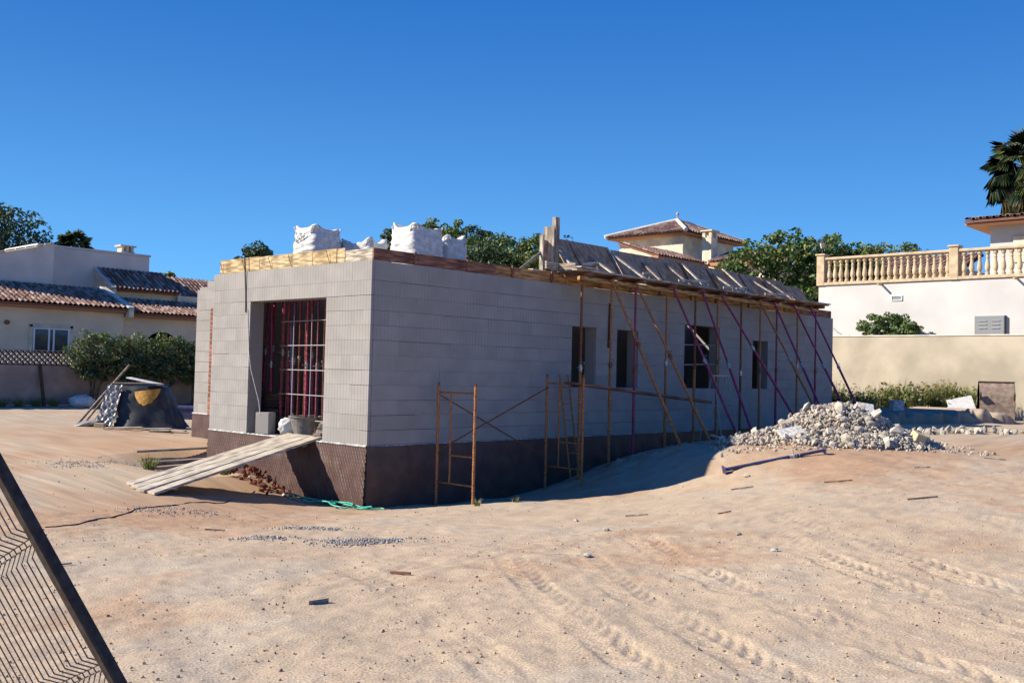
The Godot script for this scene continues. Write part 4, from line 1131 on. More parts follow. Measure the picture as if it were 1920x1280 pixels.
# ---------------------------------------------------------------- scaffolding
func frame(label, x, y0a, y0b, top):
	# a frame across the wall: legs at z 0.3 and 1.2
	var t = thing("scaffold_section", label, "scaffold", Vector3(x, 0, 0), "scaffold frames by the wall")
	for l in [[0.3, y0a], [1.2, y0b]]:
		var mb = Mb.new(); mb.tube(Vector3(0, l[1], l[0]), Vector3(0, top, l[0]), 0.026, 10); part(t, "leg", mb, M.orange_steel)
		mb = Mb.new(); mb.tube(Vector3(0, top, l[0]), Vector3(0, top + 0.06, l[0]), 0.018, 8); part(t, "spigot", mb, M.rusty_steel)
	var y = maxf(y0a, y0b)
	for h in [top - 0.12, y + 0.30, y + 0.78]:
		var mb = Mb.new(); mb.tube(Vector3(0, h, 0.32 if h != y + 0.78 else 0.62), Vector3(0, h, 1.18), 0.016, 8); part(t, "rung", mb, M.orange_steel)
	var mb = Mb.new(); mb.tube(Vector3(0, y + 0.30, 0.62), Vector3(0, top - 0.12, 0.62), 0.016, 8); part(t, "upright", mb, M.orange_steel)
	return t

func scaffolds():
	frame("orange scaffold frame standing nearest the house corner", 1.30, gh(1.3, 0.3) - 0.01, gh(1.3, 1.2) - 0.01, 1.02)
	frame("orange scaffold frame under the first window", 4.15, gh(4.15, 0.3) - 0.01, gh(4.15, 1.2) - 0.01, 1.20)
	for s in [["rising", Vector3(1.30, -0.10, 0.33), Vector3(4.15, 1.0, 0.33)], ["falling", Vector3(1.30, 0.88, 0.27), Vector3(4.15, -0.35, 0.27)]]:
		var mb = Mb.new(); mb.tube(s[1], s[2], 0.014, 8)
		one("scaffold_brace", mb, M.rusty_steel, "thin rusty scaffold brace, the one %s towards the right" % s[0], "scaffold brace", Vector3.ZERO, "crossed braces between the scaffold frames")
	# long plank laid from the second frame along the wall
	var mb = Mb.new(); mb.board(Vector3(4.05, 1.10, 0.92), Vector3(9.3, 0.70, 0.72), 0.05, 0.2, Vector3.UP, 0.004)
	one("scaffold_plank", mb, M.wood_rust, "long brown plank on the scaffold passing under the windows", "plank")
	# ladder frame leaning on the wall below the first window
	var t = thing("narrow_ladder", "narrow orange ladder below the first window", "ladder")
	var fa = Vector3(4.55, 0, 0.75); var hx = 5.05
	var g = gh(4.6, 0.75)
	for dx in [0.0, 0.26]:
		mb = Mb.new(); mb.tube(Vector3(4.75 + dx, gh(4.75 + dx, 0.45) - 0.01, 0.45), Vector3(4.75 + dx, 1.25, 0.10), 0.018, 8); part(t, "rail", mb, M.orange_steel)
	for k in 6:
		var f = (k + 0.7) / 6.5
		mb = Mb.new(); mb.tube(Vector3(4.75, lerpf(gh(4.75, 0.45), 1.25, f), lerpf(0.45, 0.10, f)), Vector3(5.01, lerpf(gh(4.75, 0.45), 1.25, f), lerpf(0.45, 0.10, f)), 0.012, 6); part(t, "rung", mb, M.orange_steel)
	# trestle under the far end of the plank
	t = thing("trestle", "grey folding trestle before the widest window", "trestle")
	for s in [9.15, 9.75]:
		for e in [0.62, 1.22]:
			mb = Mb.new(); mb.tube(Vector3(s + (0.06 if s > 9.5 else -0.06), gh(s, e) - 0.01, e), Vector3(s, 1.30, 0.92 + (0.03 if e > 0.9 else -0.03)), 0.013, 6); part(t, "leg", mb, M.dull_zinc)
		mb = Mb.new(); mb.tube(Vector3(s, 0.63, 0.76), Vector3(s, 0.63, 1.08), 0.010, 6); part(t, "spreader", mb, M.dull_zinc)
	mb = Mb.new(); mb.box(Vector3(9.45, 1.31, 0.92), Vector3(0.78, 0.03, 0.06), Basis.IDENTITY, 0.004); part(t, "top_bar", mb, M.dull_zinc)
	mb = Mb.new(); mb.tube(Vector3(9.15, 0.63, 0.92), Vector3(9.75, 0.63, 0.92), 0.010, 6); part(t, "stretcher", mb, M.dull_zinc)
	# spacer bars in the widest window
	for y in [1.55, 2.02]:
		mb = Mb.new(); mb.tube(Vector3(9.38, y, -0.05), Vector3(10.3, y + 0.03, -0.05), 0.013, 6); mb.tube(Vector3(10.3, y + 0.03, -0.05), Vector3(10.92, y + 0.04, -0.12), 0.012, 6)
		one("window_bar", mb, M.dull_zinc, "%s thin grey bar across the widest window" % ("lower" if y < 1.8 else "upper"), "bar", Vector3.ZERO, "bars in the widest window")
	# dark board hanging on the wall between the first windows
	mb = Mb.new(); mb.box(Vector3(6.47, 2.32, 0.02), Vector3(0.09, 0.95, 0.03), Basis(Vector3(0, 0, 1), -0.02), 0.003)
	one("hanging_board", mb, M.wood_dark, "short dark board upright on the wall between the first two windows", "board")

# ---------------------------------------------------------------- inside the doorway
func interior():
	var P = [[0.70, -4.22, 0, 1], [0.95, -4.30, 1, 0], [0.62, -3.78, 0, 0], [1.15, -4.25, 2, 1], [0.58, -3.40, 0, 1], [0.80, -3.45, 1, 0], [0.60, -3.02, 3, 0], [0.92, -3.28, 0, 1], [1.15, -3.45, 2, 0], [0.66, -2.68, 1, 0], [0.95, -2.86, 0, 1], [0.62, -2.28, 3, 0], [0.86, -2.40, 1, 0], [0.60, -1.92, 0, 0]]
	P.sort_custom(func(a, b): return (a[0] + 10.258) / (12.817 - a[1]) < (b[0] + 10.258) / (12.817 - b[1]))
	var c = ["purple_steel", "crimson_steel", "blue_steel", "plum_steel"]; var n = ["purple", "crimson", "blue", "plum"]
	for i in P.size():
		var p = P[i]
		prop("inside_prop", "%s steel prop inside the doorway, %s from its left jamb" % [n[p[2]], NTH[i]], Vector3(p[0], 0.0, p[1]), Vector3(p[0] + rr(-0.06, 0.06), 2.93, p[1] + rr(-0.06, 0.06)), c[p[2]], c[p[2]] if p[3] == 0 else "crimson_steel", "props inside the doorway", 0.5 + rr(-0.05, 0.08))
	# galvanised raking rods
	for r in [[Vector3(0.62, 0.0, -3.05), Vector3(0.85, 2.5, -3.55), "left"], [Vector3(0.66, 0.0, -1.98), Vector3(0.95, 2.3, -2.42), "right"]]:
		var mb = Mb.new(); mb.tube(r[0], r[1], 0.02, 8)
		one("steel_rod", mb, M.zinc, "bright steel rod leaning inside the doorway, the %s one" % r[2], "rod", Vector3.ZERO, "rods leaning inside the doorway")
	# welded mesh panel standing behind
	var t = thing("mesh_panel", "steel mesh panel standing in front of the props in the doorway", "mesh panel")
	for k in 9:
		var mb = Mb.new(); mb.tube(Vector3(0.40 + 0.02 * k, 0.0, -1.62 - 0.22 * k), Vector3(0.40 + 0.02 * k, 2.25, -1.62 - 0.22 * k), 0.009, 5); part(t, "upright_bar", mb, M.rusty_steel if k % 3 else M.dull_zinc)
	for k in 5:
		var y = 0.3 + k * 0.46
		var mb = Mb.new(); mb.tube(Vector3(0.385, y, -1.55), Vector3(0.57, y, -3.45), 0.009, 5); part(t, "cross_bar", mb, M.dull_zinc)
	# block offcut, dark boxes, tub, boards
	var mb = Mb.new(); mb.box(Vector3(0, 0.2, 0), Vector3(0.22, 0.40, 0.30), Basis(Vector3.UP, 0.35), 0.006)
	one("block_offcut", mb, M.icf3, "pale block offcut standing inside the doorway by its left jamb", "block", Vector3(0.22, 0.003, -3.34))
	mb = Mb.new(); mb.box(Vector3(0, 0.23, 0), Vector3(0.5, 0.46, 0.5), Basis(Vector3.UP, 0.2), 0.01); mb.box(Vector3(0.05, 0.62, -0.02), Vector3(0.36, 0.30, 0.4), Basis(Vector3.UP, 0.4), 0.02)
	one("dark_crate", mb, M.wood_dark, "dark crate with a bundle on it behind the block offcut", "crate", Vector3(0.72, 0.003, -3.72))
	t = thing("mortar_tub", "brownish grey mixing tub inside the doorway at the head of the ramp", "tub", Vector3(0.52, 0.003, -2.42))
	mb = Mb.new()
	mb.lathe(Vector3.ZERO, [[0.0, 0.015], [0.20, 0.0], [0.23, 0.02], [0.32, 0.34], [0.345, 0.35], [0.345, 0.37], [0.30, 0.36], [0.21, 0.04], [0.0, 0.03]], 20); part(t, "tub", mb, M.tub)
	for s in [-1.0, 1.0]:
		mb = Mb.new(); mb.path([Vector3(-0.08, 0.36, 0.34 * s), Vector3(-0.06, 0.40, 0.38 * s), Vector3(0.06, 0.40, 0.38 * s), Vector3(0.08, 0.36, 0.34 * s)], 0.012, 6); part(t, "handle", mb, M.dark_rubber)
	# stack of board ends right of the tub
	for k in 5:
		mb = Mb.new(); mb.box(Vector3(0, 0.028, 0), Vector3(0.70, 0.052, 0.16), Basis(Vector3.UP, 0.6 + rr(-0.3, 0.3)), 0.004)
		one("board_end", mb, M[["wood_pale", "wood_grey"][k % 2]], "pale board end stacked inside the doorway, %s from the bottom" % NTH[k], "board", Vector3(0.40, 0.003 + k * 0.058, -1.62 - 0.02 * k), "board ends stacked in the doorway")
	# rubble bags under the props
	mb = Mb.new(); crumple(mb, Vector3.ZERO, Vector3(0.20, 0.17, 0.16), 3.0)
	one("cement_sack", mb, M.plastic_white, "small crumpled white sack left of the tub in the doorway", "sack", Vector3(0.45, 0.15, -2.92))
	# cable and tie hanging down the end wall
	mb = Mb.new(); mb.path([Vector3(-0.03, 3.40, -3.85), Vector3(-0.03, 3.2, -3.83), Vector3(-0.012, 2.7, -3.80), Vector3(-0.012, 2.30, -3.78)], 0.012, 6)
	one("hanging_cable", mb, M.dark_rubber, "dark cable hanging from the pale roof boards down the lit wall", "cable")
	mb = Mb.new(); mb.path([Vector3(-0.012, 2.35, -3.72), Vector3(-0.01, 1.5, -3.62), Vector3(0.02, 1.2, -3.58), Vector3(0.10, 0.6, -3.40), Vector3(0.10, 0.36, -3.34)], 0.007, 5)
	one("pale_rope", mb, M.plastic_white, "thin pale rope running down the doorway's left jamb", "rope")

func crumple(mb, at, r, freq, rows = 12, cols = 20):
	var g = []
	for i in rows + 1:
		var row = []
		var th = PI * i / rows
		for j in cols + 1:
			var ph = TAU * (j % cols) / cols
			var d = Vector3(sin(th) * cos(ph), cos(th), sin(th) * sin(ph))
			var e = 1.0 + 0.28 * nz.get_noise_3d(d.x * freq + at.x * 9, d.y * freq, d.z * freq + at.z * 9) + 0.12 * nz2.get_noise_3d(d.x * freq * 2.6, d.y * freq * 2.6, d.z * freq * 2.6)
			row.append(at + d * r * e)
		g.append(row)
	mb.sheet(g)

# ---------------------------------------------------------------- bulk bags
func bag(label, at, turn, size, h, peaks, slump, sd):
	var t = thing("bulk_bag", label, "bag", at, "white bulk bags on the roof", Basis(Vector3.UP, turn))
	var mb = Mb.new()
	var g = []; var R = 44; var K = 64
	for i in R + 1:
		var row = []
		var v = float(i) / R
		for j in K + 1:
			var a = TAU * (j % K) / K
			var ca = cos(a); var sa = sin(a)
			var sq = pow(pow(absf(ca), 5.0) + pow(absf(sa), 5.0), -0.2)
			var hv = clampf(v / 0.8, 0, 1)
			var bulge = 1.0 + 0.09 * sin(PI * clampf(hv, 0, 1)) - 0.05 * hv
			var corner = pow(maxf(0.0, (sq - 1.0) / 0.149), 2.0)
			var fold = 0.05 * nz.get_noise_3d(ca * 1.1 + sd, hv * 6.0, sa * 1.1) + 0.055 * nz2.get_noise_3d(ca * 1.5 + sd, hv * 17.0, sa * 1.5)
			var r = size * 0.5 * sq * bulge * (1.0 + fold)
			var y = h * hv
			if v <= 0.8:
				y += hv * hv * (peaks * corner * (0.7 + 0.5 * nz.get_noise_1d(sd * 9 + floorf(a / (PI * 0.5)) * 5.0)) - slump * 0.25 * (0.5 + 0.5 * sin(a + sd)))
			else:
				var q = (v - 0.8) / 0.2
				y = h + (1.0 - q) * (peaks * corner * (0.7 + 0.5 * nz.get_noise_1d(sd * 9 + floorf(a / (PI * 0.5)) * 5.0))) - slump * 0.25 * (0.5 + 0.5 * sin(a + sd)) * (1.0 - q * 0.5) - q * 0.10 + 0.05 * nz.get_noise_3d(ca * q * 5.0, sd, sa * q * 5.0)
				r *= (1.0 - q)
			row.append(Vector3(ca * r, y, sa * r))
		g.append(row)
	mb.sheet(g, true)
	part(t, "sack", mb, M.bag)
	for k in 4:
		var a = PI * 0.25 + k * PI * 0.5
		var d = Vector3(cos(a), 0, sin(a))
		var c = d * size * 0.5 * 1.13; var e = Vector3(-sin(a), 0, cos(a)) * 0.09
		mb = Mb.new(); var y0 = h - 0.12
		mb.path([c - e + Vector3.UP * y0, c + d * 0.03 - e * 0.5 + Vector3.UP * (h + peaks * 0.6), c + d * 0.06 + Vector3.UP * (h + peaks * 0.3), c + d * 0.05 + e * 0.6 + Vector3.UP * (h + peaks * 0.2), c + e + Vector3.UP * y0], 0.010, 6)
		part(t, "loop", mb, M.bag)
		mb = Mb.new(); mb.path([d * size * 0.5 * 1.165 + Vector3.UP * 0.03, d * size * 0.5 * 1.235 + Vector3.UP * h * 0.5, d * size * 0.5 * 1.145 + Vector3.UP * h * 0.93], 0.009, 5); part(t, "seam", mb, M.bag_seam)
	return t

func bags():
	var b = bag("tall white bulk bag with dark print, leftmost on the roof", Vector3(0.98, 3.075, -2.92), 0.06, 0.70, 0.86, 0.05, 0.10, 1.3)
	# handwriting-like print on the side towards the street
	var mb = Mb.new()
	var pr = []
	for i in 24:
		var q = i / 23.0
		pr.append(Vector3(-0.395, 0.60 + 0.13 * q + 0.04 * sin(q * 19.0), -0.18 + 0.24 * q + 0.05 * cos(q * 19.0)))
	mb.path(pr, 0.008, 4); part(b, "print", mb, M.ink)
	bag("low slumped white bulk bag right of the printed one", Vector3(1.80, 3.075, -2.50), 0.35, 0.74, 0.66, 0.07, 0.2, 4.1)
	bag("tallest white bulk bag, third from the left on the roof", Vector3(2.29, 3.075, -1.50), -0.05, 0.78, 0.92, 0.06, 0.12, 7.7)
	bag("white bulk bag at the right end of the row on the roof", Vector3(3.17, 3.075, -1.62), 0.1, 0.64, 0.82, 0.08, 0.15, 2.9)

# ---------------------------------------------------------------- round the house
var rocks = []
func rock_mesh(sd, m = null):
	var r2 = RandomNumberGenerator.new(); r2.seed = sd
	var t = (1.0 + sqrt(5.0)) / 2.0
	var v = [Vector3(-1, t, 0), Vector3(1, t, 0), Vector3(-1, -t, 0), Vector3(1, -t, 0), Vector3(0, -1, t), Vector3(0, 1, t), Vector3(0, -1, -t), Vector3(0, 1, -t), Vector3(t, 0, -1), Vector3(t, 0, 1), Vector3(-t, 0, -1), Vector3(-t, 0, 1)]
	for i in 12: v[i] = v[i].normalized() * r2.randf_range(0.62, 1.1) * Vector3(1, r2.randf_range(0.62, 0.9), 1)
	var f = [[0, 11, 5], [0, 5, 1], [0, 1, 7], [0, 7, 10], [0, 10, 11], [1, 5, 9], [5, 11, 4], [11, 10, 2], [10, 7, 6], [7, 1, 8], [3, 9, 4], [3, 4, 2], [3, 2, 6], [3, 6, 8], [3, 8, 9], [4, 9, 5], [2, 4, 11], [6, 2, 10], [8, 6, 7], [9, 8, 1]]
	var mb = Mb.new()
	for q in f:
		var c = (v[q[0]] + v[q[1]] + v[q[2]]) / 3.0
		mb.tri(v[q[0]], v[q[2]], v[q[1]], ((v[q[1]] - v[q[0]]).cross(v[q[2]] - v[q[0]])).normalized())
	return mb.mesh(m if m else M.stone)

func rock_set():
	if rocks.is_empty():
		for i in 8: rocks.append(rock_mesh(100 + i))
	return rocks

func tint(lo, hi): return Color(lo.r, lo.g, lo.b).lerp(hi, rng.randf())

func near_house():
	rock_set()
	# ramp of four boards from the dirt up to the threshold
	var t = thing("plank_ramp", "pale board ramp from the dirt up to the doorway", "ramp")
	var d = Vector3(0.62, 0.06, 0) - Vector3(-2.95, -0.70, 0)
	for k in 4:
		var z = -2.32 + k * 0.262
		var a = Vector3(-2.95 + [0.05, 0.0, -0.04, 0.0][k], gh(-2.95, z) + 0.03, z); var b = Vector3(0.10 + rr(0.0, 0.05), 0.05, z)
		var mb = Mb.new(); mb.board(a, b, 0.2600, 0.04, Vector3(0, 0, 1), 0.003); part(t, "board", mb, M.wood_pale)
	for f in [0.12, 0.5, 0.9]:
		var mb = Mb.new()
		var y = lerpf(gh(-2.95, -1.9), 0.02, f) - 0.02
		mb.box(Vector3(lerpf(-2.95, 0.1, f), y - 0.01, -1.93), Vector3(0.07, 0.035, 1.0), Basis(Vector3(0, 0, 1), 0.235), 0.004); part(t, "batten", mb, M.wood_grey)
	# green hose in loose loops
	var mb = Mb.new()
	var pts = []
	for i in 150:
		var q = i / 149.0
		var a = q * TAU * 4.2
		var c = Vector3(lerpf(-0.32, -0.20, q), 0, lerpf(-1.55, -0.05, q))
		var r = Vector2(0.13 + 0.05 * sin(a * 0.37), 0.38 + 0.10 * sin(a * 0.23 + 1.0))
		var p = c + Vector3(cos(a) * r.x, 0, sin(a) * r.y)
		p.y = gh(p.x, p.z) + 0.03 + 0.035 * (0.5 + 0.5 * sin(a * 1.7)) + 0.02 * absf(nz.get_noise_1d(q * 30.0))
		p.x = minf(p.x, -0.06)
		pts.append(p)
	mb.path(pts, 0.014, 6)
	var pts2 = []
	for i in 40:
		var q = i / 39.0
		var p = Vector3(-0.24 + 0.28 * q + 0.05 * sin(q * 9.0), 0, -0.2 + 0.62 * q)
		p.y = gh(p.x, p.z) + 0.02; pts2.append(p)
	mb.path(pts2, 0.014, 6)
	one("garden_hose", mb, M.hose, "green hose lying in loose coils at the foot of the membrane", "hose")
	# broken brick heap beside the ramp
	t = thing("brick_heap", "small heap of broken red brick against the membrane by the ramp", "rubble", Vector3(-0.35, 0, -2.75))
	var sm = []
	for i in 3: sm.append(rock_mesh(300 + i, M.brick))
	for i in 90:
		var q = rng.randf()
		var p = Vector3(rr(-0.45, 0.28) * (0.6 + 0.4 * q), 0, lerpf(-0.95, 1.05, rng.randf()))
		var s = rr(0.025, 0.065)
		var top = 0.22 * exp(-pow(p.z / 0.7, 2.0)) * clampf(1.0 - absf(p.x) * 1.2, 0, 1)
		p.y = gh(p.x - 0.35, p.z - 2.75) + rng.randf() * top + s * 0.4
		var o = MeshInstance3D.new(); o.name = "brick_bit"; o.mesh = sm[i % 3] if rng.randf() < 0.92 else rocks[i % 8]; t.add_child(o, true)
		o.transform = Transform3D(Basis.from_euler(Vector3(rr(0, 6), rr(0, 6), rr(0, 6))) * Basis.from_scale(Vector3(s, s * 0.8, s * 1.2)), p)
	# boards across the hollow left of the house
	for b in [[Vector3(-1.15, 0.05, -5.75), Vector3(0.95, 0.07, -5.6), "upper"], [Vector3(-1.15, -0.03, -5.35), Vector3(0.6, -0.01, -5.25), "middle"], [Vector3(-1.35, 0.03, -4.95), Vector3(-0.1, 0.03, -5.1), "lower"]]:
		var a = b[0]; var e = b[1]
		a.y += gh(a.x, a.z) + 0.02; e.y += gh(a.x, a.z) + 0.03
		mb = Mb.new(); mb.board(a, e, 0.04, 0.18, Vector3.UP, 0.004)
		one("loose_board", mb, M.wood_grey, "%s of the weathered boards lying left of the lit wall" % b[2], "board", Vector3.ZERO, "boards lying left of the house")
	# weeds by the ramp
	for w in [[-1.75, -3.95, 0.34, "green weed clump left of the ramp"], [-0.75, -3.1, 0.24, "small weed under the ramp near the brick heap"], [-0.95, -4.3, 0.22, "weed tuft in the hollow beside the ramp"], [1.05, 1.55, 0.16, "dry weed at the shadow's edge by the first scaffold frame"], [1.75, 1.75, 0.13, "little dry weed right of the first scaffold frame's foot"]]:
		weed(w[3], Vector3(w[0], gh(w[0], w[1]) - 0.01, w[1]), w[2], 0.9 if w[1] < 0 else 0.5)
	# cord on the ground
	mb = Mb.new(); pts = []
	for i in 50:
		var q = i / 49.0
		var p = Vector3(-5.6, 0, 1.2).lerp(Vector3(-0.75, 0, -1.9), q) + Vector3(0.05 * sin(q * 17.0), 0, 0.10 * sin(q * 11.0) + 0.06 * sin(q * 29.0))
		p.y = gfine(p.x, p.z) + 0.004; pts.append(p)
	mb.path(pts, 0.009, 5)
	one("ground_cord", mb, M.wood_dark, "thin dark cord snaking over the dirt towards the ramp", "cord")

func weed(label, at, h, green = 1.0, category = "weed", group = "weeds on the site"):
	var t = thing("weed", label, category, at, group)
	var mb = Mb.new()
	for i in int(70 * h / 0.3) + 14:
		var a = rr(0, TAU); var lean = rr(0.1, 0.9)
		var d = Vector3(cos(a) * lean, 1.0, sin(a) * lean).normalized()
		var L = h * rr(0.4, 1.1); var s = Vector3(-sin(a), 0, cos(a)) * 0.008 * (1 + h)
		var o = Vector3(cos(a), 0, sin(a)) * rr(0, h * 0.35)
		var c = tint(Color(0.09, 0.13, 0.03), Color(0.22, 0.23, 0.07)).lerp(tint(Color(0.30, 0.24, 0.13), Color(0.20, 0.15, 0.09)), 1.0 - green if rng.randf() < 0.8 else 0.5)
		mb.col = c
		mb.tri(o - s, o + s, o + d * L)
		if rng.randf() < 0.7: leaf(mb, o + d * L * rr(0.4, 0.9), d, h * 0.16, c, 0.5)
	part(t, "stalks", mb, M.leaf)
	return t

# ---------------------------------------------------------------- rubble pile
func pile_h(u, v):
	var a = 1.0 - pow((u - 0.15) / 1.75, 2.0) - pow(v / 1.2, 2.0)
	var b = 1.0 - pow(u / 1.2, 2.0) - pow((v - 0.2) / 0.9, 2.0)
	var c = 1.0 - pow((u + 1.6) / 0.75, 2.0) - pow(v / 0.5, 2.0)
	return 0.40 * maxf(0.0, a) + 0.31 * maxf(0.0, b) + 0.14 * maxf(0.0, c)

func rubble():
	rock_set()
	var O = Vector3(7.55, 0, 4.65); var U = Vector3(0.683, 0, 0.731); var W = Vector3(0.731, 0, -0.683)
	var t = thing("rubble_pile", "large heap of pale broken stone and mortar beside the far end of the house", "rubble pile", O)
	var g = []
	for i in 31:
		var row = []
		for j in 41:
			var u = lerpf(-3.1, 2.4, j / 40.0); var v = lerpf(-1.4, 1.4, i / 30.0)
			var p = U * u + W * v
			p.y = gh(O.x + p.x, O.z + p.z) + pile_h(u, v) - 0.05 + 0.04 * nz.get_noise_2d(u * 4.0, v * 4.0)
			row.append(p)
		g.append(row)
	var mb = Mb.new(); mb.sheet(g); part(t, "mound", mb, M.dirt_pile)
	var mats = []
	for i in 6:
		var g2 = [0.46, 0.54, 0.40, 0.50, 0.58, 0.36][i]
		mat("rub%d" % i, Color(g2 * 1.05, g2 * 0.96, g2 * 0.82), 0.95, "fine", 3.0, "rough_n", 0.5); mats.append(M["rub%d" % i])
	var n = 0
	var small = []; var cols = []
	var tries = 0
	while tries < 20000 and (n < 300 or small.size() < 5500):
		tries += 1
		var u = rr(-3.1, 2.5); var v = rr(-1.35, 1.2)
		var h = pile_h(u, v)
		if h < 0.015 and (rng.randf() > 0.08 or u < -2.5): continue
		var p = U * u + W * v
		var gy = gh(O.x + p.x, O.z + p.z)
		var big = n < 300 and v < 0.6 and h > 0.03 and rng.randf() < 0.16
		var s = rr(0.045, 0.095) if big else rr(0.012, 0.045)
		if big and rng.randf() < 0.12: s *= 1.7
		p.y = gy + h + s * rr(-0.1, 0.45)
		var xf = Transform3D(Basis.from_euler(Vector3(rr(0, 6), rr(0, 6), rr(0, 6))) * Basis.from_scale(Vector3(s * rr(0.8, 1.3), s * rr(0.6, 1.0), s)), p)
		if big:
			var o = MeshInstance3D.new(); o.name = "stone"; o.mesh = rocks[n % 8]; o.material_override = mats[rng.randi_range(0, 5)]; t.add_child(o, true); o.transform = xf
			n += 1
		elif small.size() < 5500:
			small.append(xf); cols.append(tint(Color(0.38, 0.32, 0.25), Color(0.60, 0.54, 0.46)))
	scatter(t, "small_stones", rocks[3], null, small, cols)
	# slabs and boards in the heap
	for s in [[Vector3(0.55, 0.82, 0.15), Vector3(0.55, 0.07, 0.32), Vector3(0.15, 0.5, 0.35), "mortar", "flat pale slab lying on top of the rubble heap"], [Vector3(-1.0, 0.42, -0.45), Vector3(0.5, 0.06, 0.28), Vector3(0.55, -0.6, 0.25), "mortar", "pale slab tilted on the heap's left slope"], [Vector3(-2.0, 0.30, 0.35), Vector3(0.75, 0.04, 0.16), Vector3(0.1, -0.5, -0.25), "wood_pale", "pale board sticking out of the heap towards the wall"], [Vector3(1.25, 0.38, -0.6), Vector3(0.24, 0.17, 0.20), Vector3(0.3, 0.9, 0.3), "yellow_block", "yellowish block on the heap's right slope"]]:
		mb = Mb.new(); mb.box(Vector3.ZERO, s[1], Basis.from_euler(s[2]), 0.012)
		var p = O + U * s[0].x + W * s[0].z
		p.y = gh(p.x, p.z) + pile_h(s[0].x, s[0].z) + s[1].y * 0.5
		one("rubble_slab" if s[3] == "mortar" else ("loose_board" if s[3] == "wood_pale" else "stone_block"), mb, M[s[3]], s[4], "slab" if s[3] == "mortar" else ("board" if s[3] == "wood_pale" else "block"), p)

